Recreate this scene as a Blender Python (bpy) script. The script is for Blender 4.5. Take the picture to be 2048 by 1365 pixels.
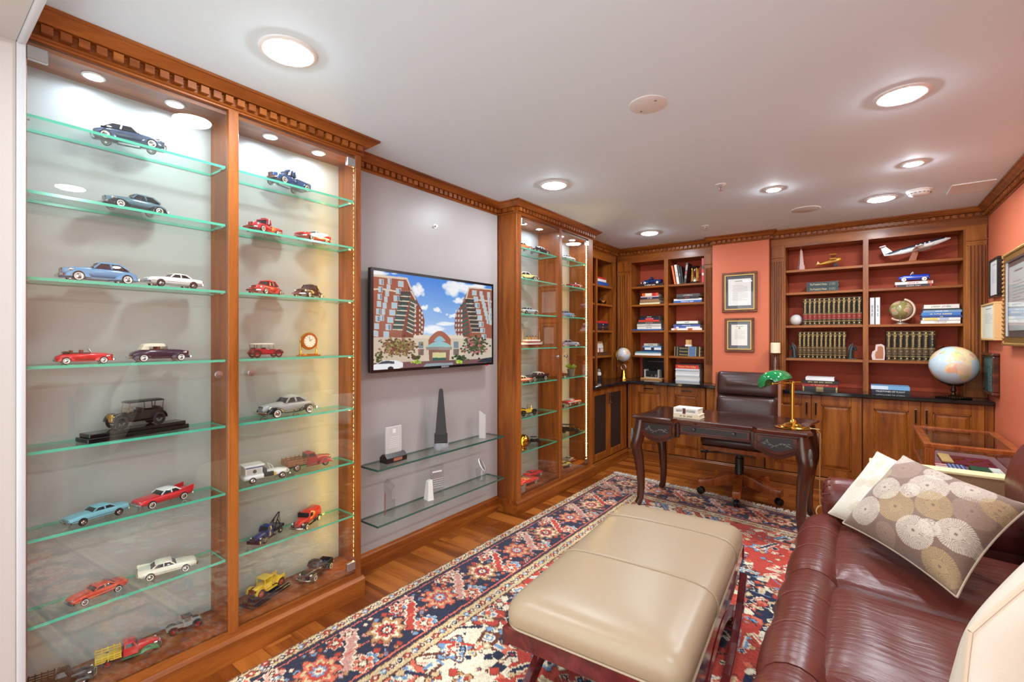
import bpy, bmesh, math, random
import numpy as np
from mathutils import Vector, Matrix
for _o in list(bpy.data.objects): bpy.data.objects.remove(_o)
SC=bpy.context.scene; COL=SC.collection
random.seed(7); RNG=np.random.default_rng(7)
PI=math.pi
# ------------------------------------------------------------------ camera, world, exposure
F_PX,YAW,HZ,EYE=935.0,math.radians(36.78),675.4,1.39
cam=bpy.data.cameras.new('camera'); cam.sensor_width=36; cam.lens=F_PX/2048*36; cam.shift_y=-(682.5-HZ)/2048; cam.clip_start=.02
camo=bpy.data.objects.new('camera',cam); COL.objects.link(camo)
camo.location=(0,0,EYE); camo.rotation_euler=(PI/2,0,YAW); SC.camera=camo
W=bpy.data.worlds.new('world'); SC.world=W; W.use_nodes=True
W.node_tree.nodes['Background'].inputs[0].default_value=(.95,.99,1.0,1); W.node_tree.nodes['Background'].inputs[1].default_value=3.1
VS=SC.view_settings; VS.view_transform='Standard'; VS.look='None'; VS.gamma=1; VS.use_curve_mapping=False; VS.exposure=-.05
L_DOWN=270.0; L_SPOT=950.0; L_PUCK=210.0; L_STRIP=125.0
CEIL=2.457
def at(u,v,x=None,y=None,z=None):
    """a point of the place seen at (u,v) that lies on the plane x=, y= or z="""
    a=(u-1024)/F_PX; dx=-math.sin(YAW)+a*math.cos(YAW); dy=math.cos(YAW)+a*math.sin(YAW); dz=(HZ-v)/F_PX
    t=x/dx if x is not None else (y/dy if y is not None else (z-EYE)/dz)
    return Vector((dx*t,dy*t,EYE+dz*t))
# ------------------------------------------------------------------ mesh helpers
class MB:
    def __init__(s): s.v=[]; s.f=[]; s.M=None
    def add(s,vs,fs):
        n=len(s.v)
        if s.M is not None: vs=[tuple(s.M@Vector(p)) for p in vs]
        s.v+=[tuple(p) for p in vs]; s.f+=[tuple(i+n for i in f) for f in fs]; return s
    def box(s,x0,x1,y0,y1,z0,z1):
        return s.add([(x0,y0,z0),(x1,y0,z0),(x1,y1,z0),(x0,y1,z0),(x0,y0,z1),(x1,y0,z1),(x1,y1,z1),(x0,y1,z1)],
            [(0,3,2,1),(4,5,6,7),(0,1,5,4),(1,2,6,5),(2,3,7,6),(3,0,4,7)])
    def cbox(s,c,d): return s.box(c[0]-d[0]/2,c[0]+d[0]/2,c[1]-d[1]/2,c[1]+d[1]/2,c[2]-d[2]/2,c[2]+d[2]/2)
    def loft(s,rings,cap=True,close=False):
        n=len(rings[0]); vs=[p for r in rings for p in r]; fs=[]
        m=len(rings); rr=m if close else m-1
        for i in range(rr):
            j=(i+1)%m
            for k in range(n):
                l=(k+1)%n; fs.append((i*n+k,i*n+l,j*n+l,j*n+k))
        if cap and not close: fs.append(tuple(range(n-1,-1,-1))); fs.append(tuple((m-1)*n+k for k in range(n)))
        return s.add(vs,fs)
    def lathe(s,prof,n=24,c=(0,0,0),axis='z',cap=True):
        rings=[]
        for r,h in prof:
            ring=[]
            for k in range(n):
                a=2*PI*k/n; x,y=r*math.cos(a),r*math.sin(a)
                p=(x,y,h) if axis=='z' else ((x,h,-y) if axis=='y' else (h,x,y))
                ring.append((p[0]+c[0],p[1]+c[1],p[2]+c[2]))
            rings.append(ring)
        return s.loft(rings,cap)
    def tube(s,pts,r,n=8,cap=True,flat=None):
        pts=[Vector(p) for p in pts]; rings=[]; m=len(pts); up=Vector((0,0,1))
        a=None
        for i,p in enumerate(pts):
            t=(pts[min(i+1,m-1)]-pts[max(i-1,0)]).normalized()
            if a is None:
                a=t.cross(up)
                if a.length<.3: a=t.cross(Vector((0,1,0)))
            else: a=a-t*a.dot(t)
            a.normalize(); b=a.cross(t).normalized()
            ri=r[i] if isinstance(r,(list,tuple)) else r
            ra,rb=(ri if isinstance(ri,tuple) else (ri,ri))
            rings.append([p+a*ra*math.cos(2*PI*k/n)+b*rb*math.sin(2*PI*k/n) for k in range(n)])
        return s.loft(rings,cap)
    def prism(s,poly,axis,d0,d1):
        def P(q,d): return (q[0],q[1],d) if axis=='z' else ((q[0],d,q[1]) if axis=='y' else (d,q[0],q[1]))
        return s.loft([[P(q,d0) for q in poly],[P(q,d1) for q in poly]])
    def sphere(s,c,r,nu=14,nv=9):
        rx,ry,rz=r if isinstance(r,(tuple,list)) else (r,r,r)
        rings=[[(c[0]+rx*math.sin(PI*j/nv)*math.cos(2*PI*k/nu),c[1]+ry*math.sin(PI*j/nv)*math.sin(2*PI*k/nu),c[2]-rz*math.cos(PI*j/nv)) for k in range(nu)] for j in range(1,nv)]
        rings=[[(c[0]+(p[0]-c[0])*.02,c[1]+(p[1]-c[1])*.02,c[2]-rz) for p in rings[0]]]+rings+[[(c[0]+(p[0]-c[0])*.02,c[1]+(p[1]-c[1])*.02,c[2]+rz) for p in rings[-1]]]
        return s.loft(rings)
    def rbar(s,p0,p1,w,h):
        """bar of rectangular section w (sideways) x h (up) from p0 to p1"""
        p0,p1=Vector(p0),Vector(p1); t=(p1-p0).normalized(); a=t.cross(Vector((0,0,1)))
        if a.length<.01: a=Vector((1,0,0))
        a.normalize(); b=a.cross(t)
        return s.loft([[p+a*w/2*i+b*h/2*j for i,j in((-1,-1),(1,-1),(1,1),(-1,1))] for p in(p0,p1)])
    def mesh(s,name,smooth=False,bevel=0,seg=1,angle=40):
        me=bpy.data.meshes.new(name); me.from_pydata(s.v,[],s.f)
        bm=bmesh.new(); bm.from_mesh(me); bmesh.ops.recalc_face_normals(bm,faces=bm.faces)
        if bevel:
            es=[e for e in bm.edges if len(e.link_faces)==2 and e.calc_face_angle(0)>.6]
            bmesh.ops.bevel(bm,geom=es,offset=bevel,segments=seg,profile=.5,affect='EDGES',clamp_overlap=True)
        bm.to_mesh(me); bm.free()
        if smooth: me.shade_smooth(); me.set_sharp_from_angle(angle=math.radians(angle))
        return me
def mo(name,me,mat,parent=None,loc=None,rot=None):
    o=bpy.data.objects.new(name,me); COL.objects.link(o)
    if mat is not None and not me.materials: me.materials.append(mat)
    if parent is not None: o.parent=parent
    if loc is not None: o.location=loc
    if rot is not None: o.rotation_euler=rot
    return o
def part(mb,name,mat,parent=None,loc=None,rot=None,smooth=False,bevel=0,seg=1,angle=40):
    return mo(name,mb.mesh(name,smooth,bevel,seg,angle),mat,parent,loc,rot)
def tag(o,label=None,cat=None,group=None,kind=None):
    if label: o['label']=label
    if cat: o['category']=cat
    if group: o['group']=group
    if kind: o['kind']=kind
    return o
def thing(name,label,cat,loc=(0,0,0),rz=0,group=None,rot=None):
    o=bpy.data.objects.new(name,None); COL.objects.link(o); o.empty_display_size=.05
    o.location=loc; o.rotation_euler=rot if rot else (0,0,rz); return tag(o,label,cat,group)
def struct(mb,name,mat,parent=None,**k):
    o=part(mb,name,mat,parent,**k)
    if parent is None: o['kind']='structure'
    return o
def dup(src,parent=None,loc=None,rz=None):
    c=src.copy(); COL.objects.link(c)
    if parent is not None: c.parent=parent
    if loc is not None: c.location=loc
    if rz is not None: c.rotation_euler=(0,0,rz)
    for ch in src.children: dup(ch,c)
    return c
# ------------------------------------------------------------------ materials
def lin(c):
    """sRGB 0-255 -> linear"""
    return tuple(((x/255)/12.92 if x/255<=.04045 else ((x/255+.055)/1.055)**2.4) for x in c)
MATS={}
def pm(name,c,rough=.5,metal=0,coat=0,spec=.5,emit=None,es=0,bump=None,sheen=0):
    if name in MATS: return MATS[name]
    m=bpy.data.materials.new(name); m.use_nodes=True; b=m.node_tree.nodes['Principled BSDF']
    b.inputs['Base Color'].default_value=(*lin(c),1); b.inputs['Roughness'].default_value=rough; b.inputs['Metallic'].default_value=metal
    b.inputs['Coat Weight'].default_value=coat; b.inputs['Coat Roughness'].default_value=.08; b.inputs['Specular IOR Level'].default_value=spec
    b.inputs['Sheen Weight'].default_value=sheen
    if emit: b.inputs['Emission Color'].default_value=(*lin(emit),1); b.inputs['Emission Strength'].default_value=es
    if bump:
        nt=m.node_tree; t=nt.nodes.new('ShaderNodeTexNoise'); t.inputs['Scale'].default_value=bump[0]; t.inputs['Detail'].default_value=4
        g=nt.nodes.new('ShaderNodeNewGeometry'); nt.links.new(g.outputs['Position'],t.inputs['Vector'])
        bp=nt.nodes.new('ShaderNodeBump'); bp.inputs['Strength'].default_value=bump[1]; bp.inputs['Distance'].default_value=bump[2] if len(bump)>2 else .002
        nt.links.new(t.outputs['Fac'],bp.inputs['Height']); nt.links.new(bp.outputs['Normal'],b.inputs['Normal'])
    MATS[name]=m; return m
def wood(name,dark,mid,light,axis='z',rough=.36,coat=.08,scale=1.0,vary=.0):
    m=bpy.data.materials.new(name); m.use_nodes=True; nt=m.node_tree; N=nt.nodes; Lk=nt.links; b=N['Principled BSDF']
    g=N.new('ShaderNodeNewGeometry'); oi=N.new('ShaderNodeObjectInfo')
    off=N.new('ShaderNodeVectorMath'); off.operation='SCALE'; off.inputs[0].default_value=(7.3,5.1,9.7); Lk.new(oi.outputs['Random'],off.inputs['Scale'])
    ad=N.new('ShaderNodeVectorMath'); Lk.new(g.outputs['Position'],ad.inputs[0]); Lk.new(off.outputs[0],ad.inputs[1])
    mp=N.new('ShaderNodeMapping'); s=[14*scale]*3; s['xyz'.index(axis)]=1.1*scale; mp.inputs['Scale'].default_value=s; Lk.new(ad.outputs[0],mp.inputs[0])
    n1=N.new('ShaderNodeTexNoise'); n1.inputs['Scale'].default_value=1.0; n1.inputs['Detail'].default_value=3; n1.inputs['Distortion'].default_value=.9; Lk.new(mp.outputs[0],n1.inputs[0])
    mp2=N.new('ShaderNodeMapping'); s2=[150*scale]*3; s2['xyz'.index(axis)]=5*scale; mp2.inputs['Scale'].default_value=s2; Lk.new(ad.outputs[0],mp2.inputs[0])
    n2=N.new('ShaderNodeTexNoise'); n2.inputs['Detail'].default_value=2; Lk.new(mp2.outputs[0],n2.inputs[0])
    mx=N.new('ShaderNodeMath'); mx.operation='MULTIPLY_ADD'; mx.inputs[1].default_value=.35; Lk.new(n2.outputs['Fac'],mx.inputs[0])
    m3=N.new('ShaderNodeMath'); m3.operation='MULTIPLY'; m3.inputs[1].default_value=.78; Lk.new(n1.outputs['Fac'],m3.inputs[0]); Lk.new(m3.outputs[0],mx.inputs[2])
    last=mx
    if vary:
        va=N.new('ShaderNodeMath'); va.operation='MULTIPLY_ADD'; va.inputs[1].default_value=vary; Lk.new(oi.outputs['Random'],va.inputs[0])
        sb=N.new('ShaderNodeMath'); sb.operation='SUBTRACT'; sb.inputs[1].default_value=vary/2; Lk.new(mx.outputs[0],sb.inputs[0]); Lk.new(sb.outputs[0],va.inputs[2]); last=va
    r=N.new('ShaderNodeValToRGB'); e=r.color_ramp.elements
    e[0].position=.33; e[0].color=(*lin(dark),1); e[1].position=.72; e[1].color=(*lin(light),1)
    k=e.new(.53); k.color=(*lin(mid),1)
    Lk.new(last.outputs[0],r.inputs[0]); Lk.new(r.outputs[0],b.inputs['Base Color'])
    b.inputs['Roughness'].default_value=rough; b.inputs['Coat Weight'].default_value=coat; b.inputs['Coat Roughness'].default_value=.15; b.inputs['Specular IOR Level'].default_value=.32
    return m
def glassm(name,tint=(1,1,1),ior=1.5,rough=0.0):
    """clear pane: light goes straight through, the surface mirrors by the Fresnel law"""
    m=bpy.data.materials.new(name); m.use_nodes=True; nt=m.node_tree; N=nt.nodes; N.remove(N['Principled BSDF'])
    t=N.new('ShaderNodeBsdfTransparent'); t.inputs[0].default_value=(*tint,1); gl=N.new('ShaderNodeBsdfGlossy'); gl.inputs['Roughness'].default_value=rough
    mx=N.new('ShaderNodeMixShader'); g=N.new('ShaderNodeNewGeometry'); f0=((ior-1)/(ior+1))**2
    dt=N.new('ShaderNodeVectorMath'); dt.operation='DOT_PRODUCT'; nt.links.new(g.outputs['Normal'],dt.inputs[0]); nt.links.new(g.outputs['Incoming'],dt.inputs[1])
    def M(op,a,b):
        q=N.new('ShaderNodeMath'); q.operation=op
        for i,v in((0,a),(1,b)):
            if isinstance(v,(int,float)): q.inputs[i].default_value=v
            elif v is not None: nt.links.new(v,q.inputs[i])
        return q.outputs[0]
    k=M('POWER',M('SUBTRACT',1.0,M('ABSOLUTE',dt.outputs['Value'],None)),5.0); k=M('ADD',M('MULTIPLY',k,1-f0),f0)
    nt.links.new(k,mx.inputs[0]); nt.links.new(t.outputs[0],mx.inputs[1]); nt.links.new(gl.outputs[0],mx.inputs[2])
    nt.links.new(mx.outputs[0],N['Material Output'].inputs[0]); return m
def attrm(name,rough=.6,emit=0,bump=None,coat=0,sheen=0,spec=.5):
    m=pm(name,(200,200,200),rough,bump=bump,coat=coat,sheen=sheen,spec=spec); nt=m.node_tree; b=nt.nodes['Principled BSDF']
    a=nt.nodes.new('ShaderNodeAttribute'); a.attribute_name='Col'
    nt.links.new(a.outputs['Color'],b.inputs['Base Color'])
    if emit:
        nt.links.new(a.outputs['Color'],b.inputs['Emission Color']); b.inputs['Emission Strength'].default_value=emit
        b.inputs['Base Color'].default_value=(.01,.01,.01,1); nt.links.remove(b.inputs['Base Color'].links[0])
    return m
def emitm(name,c,s):
    m=bpy.data.materials.new(name); m.use_nodes=True; nt=m.node_tree; N=nt.nodes; N.remove(N['Principled BSDF'])
    e=N.new('ShaderNodeEmission'); e.inputs[0].default_value=(*lin(c),1); e.inputs[1].default_value=s; nt.links.new(e.outputs[0],N['Material Output'].inputs[0]); return m
CH=((92,44,11),(132,68,21),(164,94,36))
WZ=wood('cherry_upright',*CH,axis='z'); WX=wood('cherry_along_x',*CH,axis='x'); WY=wood('cherry_along_y',*CH,axis='y')
BK=((90,43,9),(130,68,18),(160,94,33))
BZ=wood('walnut_upright',*BK,axis='z'); BX=wood('walnut_along_x',*BK,axis='x'); BY=wood('walnut_along_y',*BK,axis='y')
DESKW=wood('mahogany',(38,16,10),(66,28,18),(96,44,28),axis='x',rough=.2,coat=.6)
DESKZ=wood('mahogany_upright',(30,13,8),(56,25,15),(86,42,26),axis='z',rough=.22,coat=.6)
FLR=wood('floor_oak',(98,45,12),(134,69,23),(166,96,38),axis='x',rough=.3,coat=.12,scale=.8,vary=.42)
CHAIRW=wood('chair_wood',(104,48,18),(140,70,30),(168,92,44),axis='z',rough=.25,coat=.5)
PAINT_W=pm('ceiling_paint',(224,239,247),.75); PAINT_G=pm('grey_wall_paint',(166,160,158),.38,spec=.4)
PAINT_O=pm('terracotta_paint',(200,105,72),.6,bump=(220,.05)); PAINT_OB=pm('terracotta_shaded_back',(176,74,46),.62,spec=.25)  # bookcase backs: the same terracotta, with the shade inside put into the colour
PAINT_B=pm('warm_white_paint',(186,178,171),.6); TRIM_W=pm('white_gloss_trim',(198,197,198),.25)
LAM=pm('pale_grey_laminate',(176,178,172),.35)
GLASS=glassm('clear_glass',(.98,.995,.985),1.68); SGLASS=glassm('shelf_glass',(.93,.985,.955),1.45)
SEDGE=pm('glass_shelf_edge_glow',(88,196,164),.12,spec=.8); SEDGE_D=pm('glass_wall_shelf_edge',(40,86,76),.1,spec=.8)  # case shelves: light piped through the glass is painted into the bright teal edge
CRYSTAL=glassm('crystal',(.93,.95,.96),1.9,.02)
CHROME=pm('chrome',(225,225,228),.14,1); STEEL=pm('brushed_steel',(190,188,186),.3,1); BRASS=pm('brass',(222,170,72),.16,1); BLACKM=pm('black_plastic',(18,18,19),.35)
DARK=pm('near_black',(14,12,11),.7); BRONZE=pm('dark_bronze',(58,40,28),.35,.8); GOLDT=pm('gold_print',(214,176,96),.35,.3)  # near-black for small dark parts and flat discs at holes and wheel arches
GRANITE=pm('black_granite',(20,20,22),.08,spec=.6); PAPER=pm('paper_white',(232,228,218),.7); PAGES=pm('book_pages',(214,200,172),.8)
LEA_TAN=pm('tan_leather',(166,145,118),.34,spec=.45,bump=(420,.06)); LEA_BRN=pm('dark_brown_leather',(58,34,30),.3,bump=(300,.12))
RUBBER=pm('tyre_rubber',(22,22,23),.6); WHITEW=pm('whitewall',(225,222,212),.6); CARGL=pm('car_window',(34,38,44),.08,spec=.7); CREAM=pm('cream_cloth',(226,214,190),.85)
def colm(c,rough=.35,metal=0,coat=0):
    return pm('col_%d_%d_%d_%d_%d'%(*c,int(rough*100),int(metal*10)),c,rough,metal,coat)
def paint(c): return pm('paint_%d_%d_%d'%tuple(c),c,.22,0,.5)
# ------------------------------------------------------------------ lettering and painted grids
_TX={}
def text_me(s,size,depth=.0004):
    k=(s,size)
    if k not in _TX:
        cu=bpy.data.curves.new('lettering','FONT'); cu.body=s; cu.size=size; cu.align_x='CENTER'; cu.align_y='CENTER'; cu.extrude=depth; cu.resolution_u=2
        ob=bpy.data.objects.new('lettering',cu); COL.objects.link(ob)
        me=bpy.data.meshes.new_from_object(ob); bpy.data.objects.remove(ob); me.name='lettering'
        _TX[k]=me
    return _TX[k]
def text(s,size,mat,parent,org,xd,yd,name='lettering',fit=None):
    me=text_me(s,size)
    me=me.copy() if me.materials and me.materials[0]!=mat else me
    o=mo(name,me,mat,parent)
    xd,yd=Vector(xd),Vector(yd); zd=xd.cross(yd); M=Matrix((xd,yd,zd)).transposed().to_4x4()
    sx=1
    if fit:
        w=max(v.co.x for v in me.vertices)-min(v.co.x for v in me.vertices); sx=min(1,fit/w) if w else 1
    o.matrix_local=Matrix.Translation(org)@M@Matrix.Diagonal((sx,1,1,1)); return o
def s2l(a):
    a=np.asarray(a,dtype=np.float32)/255; return np.where(a<=.04045,a/12.92,((a+.055)/1.055)**2.4)
def grid_me(name,P,img,wrap=False):
    """P (ny,nx,3) points, img (ny,nx,3) sRGB colours painted per point"""
    ny,nx=P.shape[:2]; me=bpy.data.meshes.new(name); nv=nx*ny; me.vertices.add(nv); me.vertices.foreach_set('co',P.reshape(-1).astype(np.float32))
    i=np.arange(nv).reshape(ny,nx); q=np.stack([i[:-1,:-1],i[:-1,1:],i[1:,1:],i[1:,:-1]],-1).reshape(-1,4)
    if wrap: q=np.concatenate([q,np.stack([i[:-1,-1],i[:-1,0],i[1:,0],i[1:,-1]],-1).reshape(-1,4)])
    nf=len(q); me.loops.add(nf*4); me.loops.foreach_set('vertex_index',q.reshape(-1).astype(np.int32)); me.polygons.add(nf)
    me.polygons.foreach_set('loop_start',np.arange(0,nf*4,4,dtype=np.int32)); 
    me.update(calc_edges=True)
    a=me.color_attributes.new('Col','FLOAT_COLOR','POINT'); c=np.ones((nv,4),np.float32); c[:,:3]=s2l(img.reshape(-1,3)); a.data.foreach_set('color',c.reshape(-1))
    me.validate(); me.shade_smooth(); return me
def inpoly(X,Y,poly):
    m=np.zeros(X.shape,bool); n=len(poly)
    for i in range(n):
        x0,y0=poly[i]; x1,y1=poly[(i+1)%n]
        if y0==y1: continue
        c=((y0>Y)!=(y1>Y))&(X<(x1-x0)*(Y-y0)/(y1-y0)+x0); m^=c
    return m
# ------------------------------------------------------------------ room shell
XR=.825; YB=5.68
struct(MB().box(-2.85,1.0,-1.2,5.8,-.12,-.02),'floor',pm('subfloor',(60,32,16),.7))
floor=bpy.data.objects['floor']
plank_me=MB().box(0,1,0,1,0,1).mesh('plank')
y=-.9; row=0
while y<5.2:
    x=-2.75+random.uniform(-.9,0)
    while x<.83:
        l=random.uniform(.7,1.25); x0=max(x,-2.75); x1=min(x+l,.83)
        if x1-x0>.05 and not (x1<-2.4 and (y<1.4 or y>3)):
            p=mo('plank',plank_me,FLR,floor,(x0+.0008,y+.0008,-.02)); p.scale=(x1-x0-.0016,.1254,.02)
        x+=l
    y+=.127; row+=1
struct(MB().box(-2.85,1.0,-.1,5.8,CEIL,CEIL+.1),'ceiling',PAINT_W)
struct(MB().box(-2.85,-2.72,0,5.8,0,CEIL),'wall_left',PAINT_G)
struct(MB().box(-2.72,-2.35,1.545,2.945,0,CEIL),'wall_niche',PAINT_G)
struct(MB().box(-2.85,1.0,YB,YB+.1,0,CEIL),'wall_back',PAINT_O)
struct(MB().box(XR,XR+.12,.25,YB,0,CEIL),'wall_right',PAINT_O)
struct(MB().box(-1.275,-.742,5.285,YB,.897,CEIL),'wall_pillar',PAINT_O)
struct(MB().box(-2.72,-2.15,-.5,.245,0,CEIL).box(-2.15,1.0,0,.245,2.33,CEIL),'wall_front',PAINT_B)
struct(MB().box(-2.3,-2.142,.246,.268,0,2.38).box(-2.142,.8,.246,.268,2.325,2.38),'trim_1',TRIM_W,bevel=.006,seg=2,smooth=True)
# crown mouldings with dentil blocks
PROF=[(0,-.085),(.008,-.085),(.012,-.079),(.008,-.075),(.008,-.044),(.033,-.041),(.037,-.036),(.046,-.03),(.058,-.02),(.064,-.012),(.072,-.010),(.072,0),(0,0)]
DENT=[MB().box(-.0145,.0145,.006,.030,-.073,-.046).mesh('dentil')]
def crown(name,path,mat):
    n=len(path); T=[(Vector(path[i+1])-Vector(path[i])).normalized() for i in range(n-1)]; Nn=[Vector((t.y,-t.x)) for t in T]
    rings=[]
    for i,p in enumerate(path):
        a=Nn[max(i-1,0)]; b=Nn[min(i,n-2)]; m=(a+b)/(1+a.dot(b))
        rings.append([(p[0]+m.x*o,p[1]+m.y*o,CEIL+z-.0005) for o,z in PROF])
    c=struct(MB().loft(rings),name,mat,smooth=True,angle=25)
    for i in range(n-1):
        p,q=Vector(path[i]),Vector(path[i+1]); L=(q-p).length; t=T[i]; nn=Nn[i]
        e0=.03 if i>0 and Nn[i-1].dot(t)<0 else (0 if i==0 else .03); 
        k=int((L-.02)/.044)
        for j in range(k):
            w=p+t*((j+.5)*L/k)
            mo('dentil',DENT[0],mat,c,(w.x,w.y,CEIL),(0,0,math.atan2(-nn.x,nn.y)))
    return c
XF=-2.165
crown('trim_2',[(XF,.2),(XF,1.535),(-2.35,1.535)],WY)
crown('trim_3',[(-2.35,1.535),(-2.35,2.955)],WY)
crown('trim_4',[(-2.35,2.955),(XF,2.955),(XF,4.255),(-2.40,4.255)],WY)
crown('trim_5',[(-2.40,4.255),(-2.40,5.36),(-1.275,5.36)],BX)
crown('trim_6',[(-1.275,5.36),(-1.275,5.285),(-.742,5.285),(-.742,5.36)],BX)
crown('trim_7',[(-.742,5.36),(XR,5.36),(XR,.27)],BX)
struct(MB().prism([(-2.35,0),(-2.335,0),(-2.335,.1),(-2.34,.108),(-2.344,.118),(-2.35,.118)],'y',1.55,2.94),'baseboard_left',WY)
struct(MB().prism([(.825,0),(.81,0),(.81,.1),(.818,.118),(.825,.118)],'y',.3,5.12),'baseboard_right',BY)
# ------------------------------------------------------------------ ceiling fittings
EM_DOWN=emitm('downlight_lens',(236,247,255),L_DOWN); EM_SPOT=emitm('spotlight_lens',(240,248,255),L_SPOT)
RING=pm('white_lamp_trim',(236,234,230),.4)
ring_me=MB().lathe([(.078,0),(.1,0),(.1,-.004),(.094,-.008),(.082,-.008),(.078,-.004),(.078,0)],36,cap=False).mesh('trim_ring',True)
lens_me=MB().lathe([(.079,-.002),(.078,-.0085),(.067,-.0135),(.04,-.017),(0,-.018)],36,cap=False).mesh('lens',True)
for (x,y,lb) in [(-1.711,.897,'round recessed downlight in front of the car display case with the clock'),(-1.721,2.792,'round recessed downlight in front of the wall with the television'),
                 (-1.73,4.655,'round recessed downlight near the corner bookcases, by the small sprinkler'),(.141,2.671,'round recessed downlight above the burgundy sofa cushions'),
                 (.12,4.564,'round recessed downlight beside the smoke detector'),(.15,.78,'unseen recessed downlight, added by the wide white-trimmed opening')]:  # last one is unseen, added to light the sofa and continue the grid
    t=thing('recessed_downlight',lb,'ceiling light',(x,y,CEIL),group='large recessed downlights')
    mo('trim_ring',ring_me,RING,t); mo('lens',lens_me,EM_DOWN,t)
r2=MB().lathe([(.042,0),(.06,0),(.06,-.003),(.054,-.006),(.045,-.006),(.042,0)],28,cap=False).mesh('trim_ring',True)
l2=MB().lathe([(.043,-.002),(.04,-.008),(.028,-.011),(0,-.013)],28,cap=False).mesh('lens',True)
for (x,y,lb) in [(-.507,3.823,'small bright recessed spotlight above the desk'),(.255,3.766,'small bright recessed spotlight between the sofa lamp and smoke detector')]:
    t=thing('recessed_spotlight',lb,'ceiling light',(x,y,CEIL),group='small recessed spotlights'); mo('trim_ring',r2,RING,t); mo('lens',l2,EM_SPOT,t)
t=thing('ceiling_cover_plate','round white blank cover plate with two screws on the ceiling','cover plate',(-.782,2.086,CEIL))
part(MB().lathe([(.085,0),(.085,-.004),(.078,-.007),(0,-.0075)],36),'plate',pm('plate_white',(222,216,210),.6),t,smooth=True)
for s in(-1,1): part(MB().lathe([(.005,0),(.005,-.002),(0,-.002)],8,(s*.045,-s*.03,-.0075)),'screw',STEEL,t)
t=thing('ceiling_speaker','flat round white speaker grille set in the ceiling','speaker',(-.373,4.579,CEIL))
part(MB().lathe([(.1,0),(.1,-.003),(.095,-.005),(0,-.006)],40),'grille',pm('speaker_grille',(205,198,190),.7,bump=(900,.4)),t,smooth=True)
part(MB().lathe([(.1,0),(.106,0),(.106,-.003),(.1,-.004)],40,cap=False),'rim',RING,t)
def sprinkler(loc,label,rot=None):
    t=thing('sprinkler_head',label,'sprinkler',loc,rot=rot)
    part(MB().lathe([(.034,0),(.034,-.003),(.024,-.007),(.012,-.008),(.012,0)],20),'escutcheon',RING,t,smooth=True)
    m=MB().lathe([(.008,-.007),(.008,-.02),(.004,-.022)],10)
    for s in(-1,1): m.tube([(s*.007,0,-.018),(s*.011,0,-.028),(s*.003,0,-.042)],.0018,6)
    part(m,'frame_arms',STEEL,t); part(MB().lathe([(.0025,-.022),(.0025,-.04)],8),'bulb',colm((170,60,40)),t)
    part(MB().lathe([(.014,-.042),(.014,-.044),(0,-.0445)],14),'deflector',STEEL,t)
    return t
sprinkler((-.786,3.477,CEIL),'white sprinkler head hanging from the open middle of the ceiling')
sprinkler((-1.193,4.683,CEIL),'white sprinkler head by the framed letters on the pillar')
sprinkler(tuple(at(870,453,x=-2.35)),'small sidewall sprinkler on the grey wall above the television',(0,-PI/2,0)).scale=(.5,.5,.5)
t=thing('smoke_detector','round white smoke detector on the ceiling beside the air vent','smoke detector',(.334,4.481,CEIL))
part(MB().lathe([(.075,0),(.075,-.006),(.07,-.008),(.068,-.012)],32),'base',RING,t,smooth=True)
part(MB().lathe([(.066,-.012),(.066,-.022),(.055,-.034),(.03,-.04),(0,-.041)],32),'body',pm('detector_white',(238,236,232),.5),t,smooth=True)
m=MB()
for k in range(16): a=2*PI*k/16; m.cbox((.062*math.cos(a),.062*math.sin(a),-.025),(.012,.012,.004))
part(m,'vent_slots',pm('detector_slot',(120,116,112),.7),t)
t=thing('ceiling_vent','square white air vent with louvres near the terracotta wall','air vent',(.618,4.595,CEIL))
part(MB().box(-.11,.11,-.13,-.1,-.006,0).box(-.11,.11,.1,.13,-.006,0).box(-.11,-.08,-.1,.1,-.006,0).box(.08,.11,-.1,.1,-.006,0),'frame',RING,t)
part(MB().box(-.08,.08,-.1,.1,-.001,0),'duct',pm('duct_grey',(96,92,90),.8),t)
for k in range(8):
    m=MB(); m.rbar((-.08,-.088+k*.025,-.004),(.08,-.088+k*.025,-.004),.019,.0015); o=part(m,'louvre',RING,t)
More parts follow.
